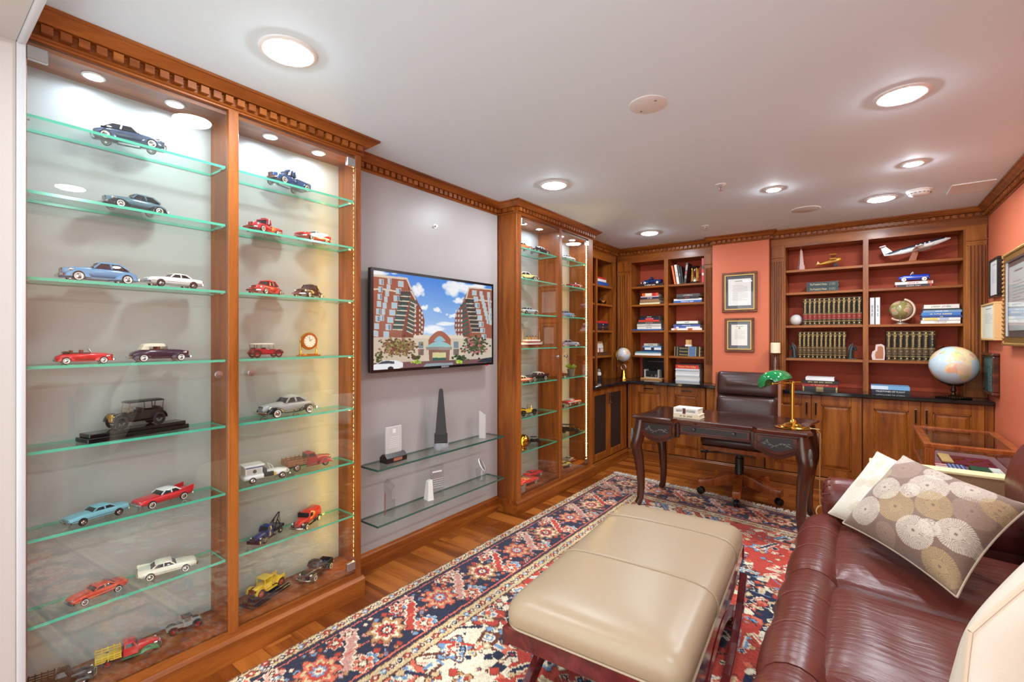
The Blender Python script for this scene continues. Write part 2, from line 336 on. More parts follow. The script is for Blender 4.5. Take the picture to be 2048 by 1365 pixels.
# ------------------------------------------------------------------ glazed display cabinets
EM_PUCK=emitm('puck_lens',(214,230,255),L_PUCK); EM_STRIP=emitm('led_strip_glow',(255,208,100),L_STRIP)
holes_me={}
def two_mat(o,edge,test):
    o.data.materials.append(edge)
    for p in o.data.polygons:
        if test(p): p.material_index=1
def display_cabinet(label,y0,y1,bays,xb,shelf_z,plinth_l,left_strip,stile_l):
    """bays: list of (yA,yB) glazed openings"""
    t=thing('display_cabinet',label,'display cabinet',(0,0,0))
    zf=.165; zt=2.345; xf=XF
    part(MB().box(xb-.012,xb,y0+.003,y1-.003,.1,2.37),'back_panel',LAM,t)
    ys=[bays[0][0]]+[ (bays[i][1],bays[i+1][0]) for i in range(len(bays)-1)]+[bays[-1][1]]
    for ya,yb_,la,lb_ in((y0,bays[0][0]-.016,y0,bays[0][0]),(bays[-1][1]+.016,y1,bays[-1][1],y1)):
        part(MB().box(xb,xf-.018,ya,yb_,.1,2.43),'side_panel',WZ,t); part(MB().box(xf-.018,xf,la,lb_,.1,2.43),'stile',WZ,t,bevel=.002)
    part(MB().box(xb,xf+.004,bays[0][1],bays[1][0],.12,2.365),'divider',WZ,t,bevel=.002)
    for a,b in bays:
        a2,b2=(a-.016,b) if a==bays[0][0] else (a,b+.016); part(MB().box(xb,xf-.018,a2,b2,zt,2.36),'top_panel',WY,t); part(MB().box(xb,xf-.018,a2,b2,.13,zf),'bottom_panel',WY,t)
    part(MB().box(xf-.02,xf+.002,bays[0][0],bays[-1][1],2.363,2.43),'top_rail',WY,t)
    part(MB().box(xf-.012,xf+.002,bays[0][0],bays[-1][1],.1,.132),'bottom_rail',WY,t)
    pl=[(xb,0),(xf+.02,0),(xf+.02,.09),(xf+.014,.097),(xf+.006,.104),(xf+.0,.104),(xb,.104)]
    part(MB().prism(pl,'y',y0-plinth_l,y1+.01),'plinth',WY,t)
    hm=MB()
    for a,b in bays:
        for yy,sg in((a-(.016 if a==bays[0][0] else 0),1),(b+(.016 if b==bays[-1][1] else 0),-1)):
            for xx in(xb+.03,xf-.05):
                for k in range(60): hm.add([(xx+.002*math.cos(q),yy+sg*.0006,.3+k*.032+.002*math.sin(q)) for q in(0,PI/3,2*PI/3,PI,4*PI/3,5*PI/3)],[tuple(range(6))])
    o=part(hm,'shelf_pin_holes',DARK,t); o['kind']='stuff'
    pins=MB()
    for bi,(a,b) in enumerate(bays):
        a2,b2=(a-.014,b) if bi==0 else (a,b+.014)
        for z in shelf_z:
            o=part(MB().box(xb+.002,xf-.022,a2+.002,b2-.002,z-.01,z),'glass_shelf',SGLASS,t)
            two_mat(o,SEDGE,lambda p:abs(p.normal.z)<.5)
            for yy,sg in((a,1),(b,-1)):
                for xx in(xb+.03,xf-.045): pins.tube([(xx,yy,z-.013),(xx,yy+sg*.012,z-.013)],.0028,6)
        d=part(MB().box(xf-.009,xf-.003,a+.0015,b-.0015,.134,2.36),'door',GLASS,t)
        far=a if bi==0 else b; near=b if bi==0 else a; sg=1 if bi==0 else -1
        for z in(.175,2.32):
            part(MB().box(xf-.016,xf+.003,min(far,far+sg*.05),max(far,far+sg*.05),z-.022,z+.022),'hinge',STEEL,d,bevel=.002)
        part(MB().lathe([(.006,0),(.006,.018),(.014,.02),(.016,.026),(.014,.03),(0,.031)],18,(xf-.003,near-sg*.045,1.235 if y0<2 else 1.22),'x'),'knob',STEEL,d,smooth=True)
        for fy in(.3,.72):
            yy=a+(b-a)*fy; pk=(xb+xf)/2+.01
            l=part(MB().lathe([(.026,zt-.0005),(.034,zt-.0005),(.034,zt-.004),(.028,zt-.006),(.026,zt-.003)],24,(pk,yy,0)),'puck_light',RING,t,smooth=True)
            part(MB().lathe([(.026,zt-.002),(.026,zt-.0035),(0,zt-.004)],20,(pk,yy,0),cap=False),'puck_lens',EM_PUCK,l)
    o=part(pins,'shelf_pins',STEEL,t); o['kind']='stuff'
    strips=[(bays[-1][1]+.0145,-1)]+([(bays[0][0]-.0145,1)] if left_strip else [])
    for yy,sg in strips:
        s=part(MB().box(xf-.034,xf-.024,min(yy,yy+sg*.002),max(yy,yy+sg*.002),.2,2.33),'light_strip',pm('strip_tape',(240,226,190),.5),t)
        m=MB()
        for k in range(85): m.cbox((xf-.029,yy+sg*.0028,.215+k*.025),(.006,.0016,.014))
        o=part(m,'led_beads',EM_STRIP,s); o['kind']='stuff'
    return t
SZ1=[2.125,1.876,1.59,1.295,1.012,.722,.436]; SZ2=[2.12,1.872,1.583,1.303,1.015,.735,.462]
B1=[(.272,.873),(.914,1.499)]; B2=[(3.02,3.6),(3.648,4.158)]
display_cabinet('tall glazed cherry wood display case of model cars with a brass clock on one shelf',.25,1.535,B1,-2.345,SZ1,0,True,False)
display_cabinet('tall glazed cherry wood display case holding the ocean liner and the potted plant',2.955,4.255,B2,-2.39,SZ2,.015,True,True)
# ------------------------------------------------------------------ bookcases
def fluted(t,x0,x1,y,z0,z1,mat,axis='x',base=True):
    """fluted pilaster on a face whose front lies at y, facing -y"""
    w=x1-x0; m=MB(); n=4; pad=w*.16; fw=(w-2*pad)/n
    m.box(x0,x1,y-.004,y+.02,z0,z1)
    for k in range(n+1): 
        c=x0+pad+k*fw; m.box(c-fw*.27,c+fw*.27,y-.02,y-.004,z0+.2,z1-.16)
    m.box(x0+.004,x1-.004,y-.011,y-.004,z1-.16,z1-.14); m.box(x0+.004,x1-.004,y-.013,y-.004,z1-.115,z1)
    m.box(x0-.002,x1+.002,y-.016,y-.004,z1-.12,z1-.108)
    if base:
        m.box(x0-.002,x1+.002,y-.016,y,z0,z0+.06); m.box(x0,x1,y-.012,y,z0+.075,z0+.13); m.box(x0-.002,x1+.002,y-.016,y,z0+.06,z0+.075)
    return part(m,'pilaster',mat,t,bevel=.0015)
CZ=.895
def bookcase(label,x0,x1,opens,shelves,pil,zt,ytop=CEIL-.07):
    t=thing('bookcase',label,'bookcase',(0,0,0)); y=5.36; yb=5.655; z0=CZ+.001
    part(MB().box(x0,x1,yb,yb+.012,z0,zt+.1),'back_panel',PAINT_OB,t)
    part(MB().box(x0,x1,y,y+.022,zt,CEIL-.003),'top_rail',BX,t); part(MB().box(x0,x1,y+.02,yb,zt,zt+.02),'top_panel',BX,t)
    edges=[x0]+[v for o in opens for v in o]+[x1]
    for i in range(0,len(edges),2):
        a,b=edges[i],edges[i+1]
        if b-a<.001: continue
        part(MB().box(a,b,y,y+.022,z0,zt),'stile',BZ,t)
        for q in([a+.0] if False else []): pass
        if i>0: part(MB().box(a,a+.016,y+.02,yb,z0,zt),'upright',BZ,t)
        if i<len(edges)-2: part(MB().box(b-.016,b,y+.02,yb,z0,zt),'upright',BZ,t)
    for a,b in opens:
        for z in shelves: part(MB().box(a,b,y+.012,yb,z-.012,z+.012),'shelf',BX,t,bevel=.002)
    for a,b in pil: fluted(t,a,b,y,z0,zt+.02,BZ)
    return t
SR=[2.045,1.823,1.497,1.172]; SL=[1.985,1.77,1.46,1.165]
OL=[(-2.22,-1.821),(-1.775,-1.381)]; OR=[(-.606,.011),(.051,.679)]
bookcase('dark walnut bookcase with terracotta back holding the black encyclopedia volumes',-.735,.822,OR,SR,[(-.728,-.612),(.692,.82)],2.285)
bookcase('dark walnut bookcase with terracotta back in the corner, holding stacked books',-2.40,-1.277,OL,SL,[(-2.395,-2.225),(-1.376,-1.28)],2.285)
t=thing('bookcase','narrow dark walnut bookcase on the side wall next to the glazed case','bookcase',(0,0,0)); x=-2.40; xb=-2.69
part(MB().box(xb-.01,xb,4.26,5.36,CZ+.001,2.4),'back_panel',BZ,t); part(MB().box(x-.022,x,4.26,5.335,2.285,CEIL-.003),'top_rail',BY,t); part(MB().box(xb,x-.02,4.26,5.34,2.285,2.305),'top_panel',BY,t)
for a,b in((4.26,4.30),(4.794,4.832),(5.245,5.335)): part(MB().box(x-.022,x,a,b,CZ+.001,2.285),'stile',BZ,t)
for a in(4.27,4.805,5.245): part(MB().box(xb,x-.02,a,a+.016,CZ+.001,2.285),'upright',BZ,t)
for a,b in((4.3,4.794),(4.832,5.245)):
    for z in SL: part(MB().box(xb,x-.01,a,b,z-.012,z+.012),'shelf',BY,t,bevel=.002)
# ------------------------------------------------------------------ base cabinets, worktop
poly=[(-2.69,4.262),(-2.135,4.262),(-2.135,5.09),(.82,5.09),(.82,5.65),(-2.69,5.65)]
o=part(MB().prism(poly,'z',.863,CZ),'worktop',GRANITE,bevel=.004,smooth=True); tag(o,'long L-shaped black polished stone worktop on the base cabinets','worktop')
def pull(mb,p0,p1,n,r=.0045):
    p0,p1,n=Vector(p0),Vector(p1),Vector(n); d=(p1-p0)
    mb.tube([p0,p0+n*.022],r*1.5,8); mb.tube([p1,p1+n*.022],r*1.5,8); return mb
def door_back(t,x0,x1,z0,z1,hx=None,hz=None,drawer=False):
    """raised panel door facing -y, front at y=5.135"""
    y=5.13; g=.0015; x0+=g; x1-=g; w=.075
    m=MB().box(x0,x0+w,y,y+.02,z0,z1).box(x1-w,x1,y,y+.02,z0,z1).box(x0+w,x1-w,y,y+.02,z1-w*1.15,z1).box(x0+w,x1-w,y,y+.02,z0,z0+w*1.1)
    d=part(m,'drawer_front' if drawer else 'door',BZ,t,bevel=.0025)
    a,b,c,e=x0+w,x1-w,z0+w*1.1,z1-w*1.15; q=.032
    m=MB()
    def ring(i,yy): return [(a+i,yy,c+i),(b-i,yy,c+i),(b-i,yy,e-i),(a+i,yy,e-i)]
    m.loft([ring(-.002,y+.016),ring(.006,y+.016),ring(.008,y+.011),ring(q,y+.003),ring(q+.001,y+.002)],cap=True)
    part(m,'raised_panel',BZ,d)
    fr=MB()
    for i0,i1,ya in((-.0,.007,y-.003),):
        for s in((a,b,e-i1,e),(a,b,c,c+i1)): fr.box(s[0],s[1],ya,y+.01,s[2],s[3])
        fr.box(a,a+i1,ya,y+.01,c,e).box(b-i1,b,ya,y+.01,c,e)
    part(fr,'panel_moulding',BX,d)
    if hx is not None:
        if drawer:
            p0,p1=(hx-.05,y,hz),(hx+.05,y,hz); h=part(pull(MB(),p0,p1,(0,-1,0)),'handle',CHROME,d,smooth=True); part(MB().tube([(hx-.052,y-.024,hz),(hx+.052,y-.024,hz)],.006,10),'grip',pm('ebony',(24,16,14),.25),h,smooth=True)
        else:
            p0,p1=(hx,y,hz-.055),(hx,y,hz+.055); h=part(pull(MB(),p0,p1,(0,-1,0)),'handle',CHROME,d,smooth=True); part(MB().tube([(hx,y-.024,hz-.057),(hx,y-.024,hz+.057)],.006,10),'grip',pm('ebony',(24,16,14),.25),h,smooth=True)
ZB0,ZB1=.115,.858
def base_unit(label,x0,x1):
    t=thing('base_cabinet',label,'cabinet',(0,0,0)); part(MB().box(x0,x1,5.152,5.66,.105,.862),'body',BZ,t); return t
t=base_unit('walnut base cabinet with two deep pull-down fronts near the corner globe',-2.165,-1.31)
part(MB().box(-2.163,-2.118,5.131,5.152,ZB0,ZB1),'filler',BZ,t)
door_back(t,-2.117,-1.708,ZB0,ZB1,-1.91,.818,True); door_back(t,-1.708,-1.31,ZB0,ZB1,-1.5,.818,True)
t=base_unit('walnut base cabinet behind the leather desk chair',-1.305,-.76); door_back(t,-1.3,-.765,ZB0,ZB1)
t=base_unit('walnut base cabinet with two doors beneath the candle holder',-.755,.004); door_back(t,-.75,-.372,ZB0,ZB1,-.408,.735); door_back(t,-.372,.003,ZB0,ZB1,-.336,.735)
t=base_unit('walnut base cabinet with two doors beneath the large world globe',.008,.822); door_back(t,.01,.393,ZB0,ZB1,.36,.735); door_back(t,.393,.772,ZB0,ZB1,.428,.735); part(MB().box(.773,.82,5.131,5.152,ZB0,ZB1),'filler',BZ,t)
t=thing('base_cabinet','walnut base cabinet with two dark wire mesh doors on the side wall','cabinet',(0,0,0)); x=-2.178
part(MB().box(-2.68,x-.02,4.265,5.13,.105,.862),'body',BZ,t); part(MB().box(x-.02,x,5.04,5.128,ZB0,ZB1),'filler',BZ,t)
MESHM=pm('bronze_mesh',(54,42,38),.5,.4,bump=(700,.6))
for a,b,hy in((4.27,4.652,4.615),(4.653,5.038,4.69)):
    w=.05
    d=part(MB().box(x-.02,x,a+.001,a+w,ZB0,ZB1).box(x-.02,x,b-w,b-.001,ZB0,ZB1).box(x-.02,x,a+w,b-w,ZB1-.07,ZB1).box(x-.02,x,a+w,b-w,ZB0,ZB0+.07),'door',BZ,t,bevel=.002)
    part(MB().box(x-.014,x-.012,a+w-.003,b-w+.003,ZB0+.067,ZB1-.067),'mesh_panel',MESHM,d)
    h=part(pull(MB(),(x,hy,.69),(x,hy,.80),(1,0,0)),'handle',CHROME,d,smooth=True); part(MB().tube([(x+.024,hy,.688),(x+.024,hy,.802)],.006,10),'grip',pm('ebony',(24,16,14),.25),h,smooth=True)
# plinth along the base cabinets
pl=lambda a:[(a,0),(0,0),(0,0)]
struct(MB().box(-2.69,-2.155,4.267,5.65,0,.092).box(-2.69,-2.165,4.267,5.65,.092,.104),'baseboard_side',BY,bevel=.004)
struct(MB().box(-2.154,.823,5.118,5.65,0,.092).box(-2.154,.823,5.126,5.65,.092,.104),'baseboard_back',BX,bevel=.004)
# ------------------------------------------------------------------ model vehicles
def sup(x,zb,zt,hw,p=3.2,n=14):
    zc,hh=(zb+zt)/2,(zt-zb)/2; r=[]
    for k in range(n):
        a=2*PI*(k+.5)/n; c,s=math.cos(a),math.sin(a)
        r.append((x,hw*math.copysign(abs(c)**(2/p),c),zc+hh*math.copysign(abs(s)**(2/p),s)))
    return r
def hull(st,L,p=3.2):
    return MB().loft([sup(x*L,a*L,b*L,w*L,p) for x,a,b,w in st])
def rrect(x0,x1,hw,z,r,n=3):
    r=min(r,hw*.92,(x1-x0)*.46)
    P=[]; 
    for cx,cy,a0 in((x1-r,hw-r,0),(x0+r,hw-r,PI/2),(x0+r,-hw+r,PI),(x1-r,-hw+r,1.5*PI)):
        for k in range(n+1): a=a0+PI/2*k/n; P.append((cx+r*math.cos(a),cy+r*math.sin(a),z))
    return P
_WH={}
def wheel(t,x,y,r,w,style,L):
    """style: 'ww' whitewall, 'bk' plain black, 'sp' spoked; ('sp',colour)"""
    col=None
    if isinstance(style,tuple): style,col=style
    k=(round(r,4),round(w,4),style)
    if k not in _WH:
        ty=MB().lathe([(r*.62,-w/2),(r*.9,-w/2),(r,-w*.3),(r,w*.3),(r*.9,w/2),(r*.62,w/2)],18,axis='y',cap=False).mesh('tyre',True)
        ww=MB().lathe([(r*.64,-w/2-.0002),(r*.84,-w/2-.0004),(r*.84,w/2+.0004),(r*.64,w/2+.0002)],18,axis='y',cap=False).mesh('whitewall',True)
        if style=='sp':
            m=MB().lathe([(r*.56,-w*.3),(r*.7,-w*.3),(r*.7,w*.3),(r*.56,w*.3)],18,axis='y',cap=False).lathe([(r*.14,-w*.5),(r*.14,w*.5)],8,axis='y')
            for j in range(10): a=2*PI*j/10; m.rbar((0,0,0),(r*.6*math.cos(a),0,r*.6*math.sin(a)),r*.07,r*.07)
            hb=m.mesh('hub')
        else: hb=MB().lathe([(r*.65,-w*.42),(r*.5,-w*.34),(r*.3,-w*.5),(0,-w*.56)],16,axis='y',cap=False).lathe([(r*.65,w*.42),(r*.5,w*.34),(r*.3,w*.5),(0,w*.56)],16,axis='y',cap=False).mesh('hubcap',True)
        _WH[k]=(ty,ww,hb)
    ty,ww,hb=_WH[k]
    o=mo('wheel',ty,RUBBER,t,(x,y,r))
    if style in('ww',): mo('whitewall',ww,WHITEW,o)
    if style=='sp': 
        h2=hb.copy() if hb.materials and hb.materials[0]!=(col or DARK) else hb
        mo('spokes',h2,col or DARK,o)
        if col is None or True: mo('whitewall',ww,WHITEW,o) if False else None
    else: mo('hubcap',hb,CHROME,o)
def wheels(t,L,xs,hy,r,w,style):
    for x in xs:
        for s in(-1,1): wheel(t,x*L,s*hy*L,r*L,w*L,style,L)
def cabin(t,L,bx,tx,hb,ht,zb,zt,roofc,glass=True,post=None,rc=.06,dome=.02):
    """windows between belt (bx, half width hb, zb) and roof (tx, ht, zt)"""
    g=MB(); zm=zb+(zt-zb)*.82
    f=lambda k:(bx[0]+(tx[0]-bx[0])*k,bx[1]+(tx[1]-bx[1])*k,hb+(ht-hb)*k)
    def rg(k,z,sh=0):
        a,b,h=f(k); return rrect((a+sh)*L,(b-sh)*L,(h-sh)*L,z*L,rc*L)
    g.loft([rg(0,zb,.004),rg(.45,zb+(zt-zb)*.4,.004),rg(.85,zm,.004)]); part(g,'windows',CARGL,t,smooth=True)
    r=MB(); r.loft([rg(.8,zm-.006,-.004),rg(.92,zm+(zt-zm)*.55,.0),rg(1.0,zt,.02),rg(1,zt+dome*.6,.05),rg(1,zt+dome,min(.09,ht*.75))]); part(r,'roof',roofc,t,smooth=True,angle=60)
    p=MB(); 
    for s in(-1,1):
        for k,(u0,u1) in enumerate(((0,0),(1,1),(.5,.5)) if post is None else post):
            xb=bx[0]+(bx[1]-bx[0])*u0; xt=tx[0]+(tx[1]-tx[0])*u1
            e=.03 if u0 in(0,1) else 0
            xb+=(e if u0==0 else -e if u0==1 else 0); xt+=(e*.6 if u0==0 else -e*.6 if u0==1 else 0)
            p.rbar((xb*L,s*(hb+.001)*L,zb*L),(xt*L,s*(ht+.002)*L,(zt-.012)*L),.016*L,.022*L)
    part(p,'window_posts',roofc,t)
def lamps(t,L,x,y,z,r=.026,mat=None,ax=.02):
    for s in(-1,1):
        o=part(MB().lathe([(r*L*.6,-ax*L),(r*L,0),(r*L,.004*L)],12,(x*L,s*y*L,z*L),'x'),'headlight',CHROME,t,smooth=True)
        part(MB().lathe([(r*L*.86,.004*L),(r*L*.5,.01*L),(0,.012*L)],12,(x*L,s*y*L,z*L),'x'),'lens',pm('headlight_glass',(214,216,210),.1),o,smooth=True)
def bumper(t,L,x,hw,z,r=.014,bow=.02):
    part(MB().tube([((x-math.copysign(bow*1.4,x))*L,-hw*L,z*L),(x*L,-hw*.75*L,z*L),((x+math.copysign(bow*.3,x))*L,0,z*L),(x*L,hw*.75*L,z*L),((x-math.copysign(bow*1.4,x))*L,hw*L,z*L)],[(r*L,r*1.5*L)]*5,8),'bumper',CHROME,t,smooth=True)
def grille(t,L,x,hw,z0,z1,n=6,mat=None,vert=True,fr=True):
    m=MB()
    if vert:
        for k in range(n): y=-hw+2*hw*(k+.5)/n; m.box((x-.006)*L,(x+.004)*L,(y-hw*.5/n)*L,(y+hw*.5/n)*L,z0*L,z1*L)
    else:
        for k in range(n): z=z0+(z1-z0)*(k+.5)/n; m.box((x-.006)*L,(x+.004)*L,-hw*L,hw*L,(z-.3*(z1-z0)/n)*L,(z+.3*(z1-z0)/n)*L)
    g=part(m,'grille',mat or CHROME,t); part(MB().box((x-.012)*L,(x-.004)*L,-hw*1.05*L,hw*1.05*L,(z0-.008)*L,(z1+.008)*L),'grille_shell',DARK,g)
def vehicle(name,label,L,loc,rz,group):
    return thing(name,label,'model car' if 'truck' not in name else 'model truck',loc,rz,group)
def slab_sedan(t,L,c,roof=None,fins=0,open_=False,ws='ww',low=0,seat=(120,30,30),two=None,soft=None):
    """straight-sided car of the fifties and sixties"""
    P=paint(c); R=roof or P
    part(hull([(-.5,.1,.17,.13),(-.495,.085,.2,.165),(-.44,.07,.215+fins*.3,.185),(-.25,.06,.222,.19),(.1,.06,.222,.19),(.3,.06,.21,.188),(.44,.07,.195,.18),(.49,.085,.18,.165),(.5,.1,.165,.14)],L,4.5),'body',P,t,smooth=True,angle=50)
    if two: part(MB().box(-.42*L,.3*L,-.192*L,.192*L,.135*L,.175*L),'side_band',paint(two),t)
    part(MB().box(-.46*L,.46*L,-.1925*L,.1925*L,.118*L,.126*L),'side_trim',CHROME,t)
    for x in(-.3,.3):
        for s in(-1,1): part(MB().lathe([(.076*L,0),(.076*L,.003*L)],16,(x*L,s*.1895*L-.0015*L,.082*L),'y'),'wheel_arch',DARK,t)
    wheels(t,L,(-.3,.3),.172,.07,.05,ws)
    if open_:
        part(MB().box(-.2*L,.06*L,-.15*L,.15*L,.2*L,.2235*L),'cockpit',colm(seat,.6),t)
        m=MB()
        for x in(-.06,-.19): m.box((x-.03)*L,x*L,-.14*L,.14*L,.21*L,.275*L)
        part(m,'seats',colm(seat,.6),t,bevel=.006*L)
        part(MB().prism([(.06*L,.215*L),(.07*L,.215*L),(.015*L,.295*L),(.008*L,.295*L)],'y',-.15*L,.15*L),'windscreen',GLASS,t)
        m=MB(); 
        for s in(-1,1): m.tube([(.065*L,s*.15*L,.215*L),(.012*L,s*.15*L,.297*L)],.005*L,6)
        m.tube([(.012*L,-.15*L,.297*L),(.012*L,.15*L,.297*L)],.005*L,6); part(m,'windscreen_frame',CHROME,t)
        if soft: part(MB().loft([rrect(-.32*L,-.2*L,.15*L,.215*L,.03*L),rrect(-.33*L,-.19*L,.155*L,.24*L,.03*L),rrect(-.31*L,-.21*L,.13*L,.255*L,.03*L)]),'folded_top',soft,t,smooth=True)
    else: cabin(t,L,(-.3,.15),(-.19,.05),.165,.135,.215,.298-low,R,rc=.04)
    if fins:
        for s in(-1,1): part(MB().prism([(-.5*L,.17*L),(-.2*L,.21*L),(-.2*L,.222*L),(-.5*L,(.222+fins)*L)],'y',s*.165*L,s*.187*L),'tail_fin',P,t)
    lamps(t,L,.485,.13,.155,.03); bumper(t,L,.51,.185,.1); bumper(t,L,-.51,.185,.1); grille(t,L,.497,.1,.115,.16,5,vert=False)
    m=MB()
    for s in(-1,1): m.cbox((-.498*L,s*.15*L,.165*L),(.012*L,.03*L,.03*L))
    part(m,'tail_lights',paint((150,16,16)),t)
def forties(t,L,c,fend=None,roof=None,ws='ww',kind='sedan',soft=None,tall=0,spare=False,grc=None):
    """car with separate rounded wings: sedan, coupe, convertible, pickup, panel"""
    P=paint(c); Fd=paint(fend) if fend else P; R=roof or P
    rear=-.47
    if kind=='pickup':
        st=[(-.06,.07,.2,.15),(-.03,.07,.225,.155),(.1,.07,.23,.155),(.18,.07,.235,.13),(.34,.08,.225,.1),(.45,.09,.205,.075),(.475,.1,.18,.05)]
    elif kind=='panel':
        st=[(-.47,.08,.3,.16),(-.46,.07,.36,.175),(-.2,.07,.375,.178),(.08,.07,.37,.175),(.12,.07,.3,.17),(.16,.07,.24,.14),(.34,.08,.225,.1),(.45,.09,.2,.075),(.475,.1,.18,.05)]
    else:
        st=[(-.48,.1,.14,.08),(-.46,.08,.18,.12),(-.36,.07,.22,.15),(-.2,.07,.24,.16),(.08,.07,.24,.16),(.18,.07,.238,.135),(.34,.08,.225,.1),(.45,.09,.2,.075),(.475,.1,.17,.05)]
    part(hull(st,L,3),'body',P,t,smooth=True,angle=60)
    for x,rx,rz_ in((.3,.165,.115),(-.31,.16,.11)):
        for s in(-1,1):
            if kind=='pickup' and x<0: rx,rz_=.125,.1
            m=MB(); rings=[]
            for k in range(9):
                q=-1+2*k/8; h=math.sqrt(max(0,1-q*q*.96)); 
                rings.append([((x+q*rx)*L,s*(.135+.055*max(.35,h)*b)*L,(.055+rz_*h*a)*L) for b,a in((-1,0),(-1,.75),(-.5,1),(.4,.97),(.9,.8),(1.05,.45),(1.05,.12))])
            m.loft(rings,cap=True); part(m,'wing',Fd,t,smooth=True,angle=70)
    for x in(-.31,.3):
        for s in(-1,1): part(MB().lathe([(.074*L,0),(.074*L,.004*L)],16,(x*L,s*.191*L-.002*L,.08*L),'y'),'wheel_arch',DARK,t)
    wheels(t,L,(-.31,.3),.178,.07,.045,ws)
    for s in(-1,1): part(MB().box(-.17*L,.15*L,s*.15*L,s*.19*L,.055*L,.07*L) if s>0 else MB().box(-.17*L,.15*L,-.19*L,-.15*L,.055*L,.07*L),'running_board',Fd,t)
    if kind=='sedan': cabin(t,L,(-.38,.14),(-.24,.04),.15,.12,.225,.33+tall,R,rc=.05)
    if kind=='coupe': cabin(t,L,(-.3,.14),(-.17,.04),.15,.12,.225,.325+tall,R,rc=.05)
    if kind=='pickup':
        cabin(t,L,(-.07,.15),(-.045,.08),.15,.13,.22,.33+tall,R,rc=.03)
        m=MB(); B=.145
        m.box(-.47*L,-.08*L,-B*L,B*L,.1*L,.115*L)
        for s in(-1,1): m.box(-.47*L,-.08*L,min(s*B,s*(B-.015))*L,max(s*B,s*(B-.015))*L,.115*L,.205*L)
        m.box(-.47*L,-.458*L,-B*L,B*L,.115*L,.205*L).box(-.092*L,-.08*L,-B*L,B*L,.115*L,.205*L); part(m,'load_bed',P,t)
    if kind=='panel':
        part(MB().prism([(.115*L,.26*L),(.16*L,.25*L),(.13*L,.345*L),(.105*L,.35*L)],'y',-.14*L,.14*L),'windscreen',CARGL,t)
        for s in(-1,1): part(MB().box(-.02*L,.09*L,s*.172*L,s*.1805*L,.25*L,.335*L) if s>0 else MB().box(-.02*L,.09*L,-.1805*L,-.172*L,.25*L,.335*L),'side_window',CARGL,t)
    if kind in('open','soft'):
        part(MB().box(-.26*L,.08*L,-.13*L,.13*L,.2*L,.2415*L),'cockpit',colm((70,36,30),.6),t)
        part(MB().box(-.08*L,-.03*L,-.125*L,.125*L,.22*L,.3*L).box(-.24*L,-.2*L,-.125*L,.125*L,.22*L,.295*L),'seats',colm((120,60,48),.6),t,bevel=.008*L)
        part(MB().prism([(.1*L,.235*L),(.108*L,.235*L),(.06*L,.325*L),(.053*L,.325*L)],'y',-.14*L,.14*L),'windscreen',GLASS,t)
        m=MB()
        for s in(-1,1): m.tube([(.105*L,s*.14*L,.235*L),(.056*L,s*.14*L,.328*L)],.005*L,6)
        m.tube([(.056*L,-.14*L,.328*L),(.056*L,.14*L,.328*L)],.005*L,6); part(m,'windscreen_frame',CHROME,t)
        if kind=='soft':
            part(MB().loft([rrect(-.3*L,.07*L,.148*L,.29*L,.05*L),rrect(-.3*L,.065*L,.145*L,.32*L,.05*L),rrect(-.26*L,.05*L,.12*L,.345*L,.05*L),rrect(-.2*L,.0*L,.06*L,.352*L,.05*L)]),'fabric_top',soft or CREAM,t,smooth=True,angle=70)
            part(MB().loft([rrect(-.34*L,-.2*L,.14*L,.23*L,.03*L),rrect(-.3*L,-.2*L,.146*L,.3*L,.03*L)]),'top_rear',soft or CREAM,t,smooth=True)
        else: part(MB().loft([rrect(-.36*L,-.24*L,.13*L,.225*L,.03*L),rrect(-.37*L,-.22*L,.135*L,.255*L,.03*L),rrect(-.34*L,-.26*L,.1*L,.275*L,.03*L)]),'folded_top',soft or CREAM,t,smooth=True)
    if spare: wheel(t,-.2*L,.2*L,.065*L,.04*L,'ww',L)
    lamps(t,L,.4,.14,.165,.03,ax=.05); bumper(t,L,.5,.18,.085); bumper(t,L,-.5,.17,.085); grille(t,L,.477,.05,.095,.185,6,grc)
def arcwing(m,x,r,y0,y1,L,a0=10,a1=170,th=.012,tail=None):
    P=[]; n=10
    for k in range(n+1): a=math.radians(a0+(a1-a0)*k/n); P.append((x+r*math.cos(a),r*.9*math.sin(a)+.115))
    if tail: P=P+[tail] if tail[0]<x else [tail]+P
    rings=[[(px*L,y0*L,pz*L),(px*L,y1*L,pz*L),(px*L,y1*L,(pz+th)*L),(px*L,y0*L,(pz+th)*L)] for px,pz in P]
    m.loft(rings)
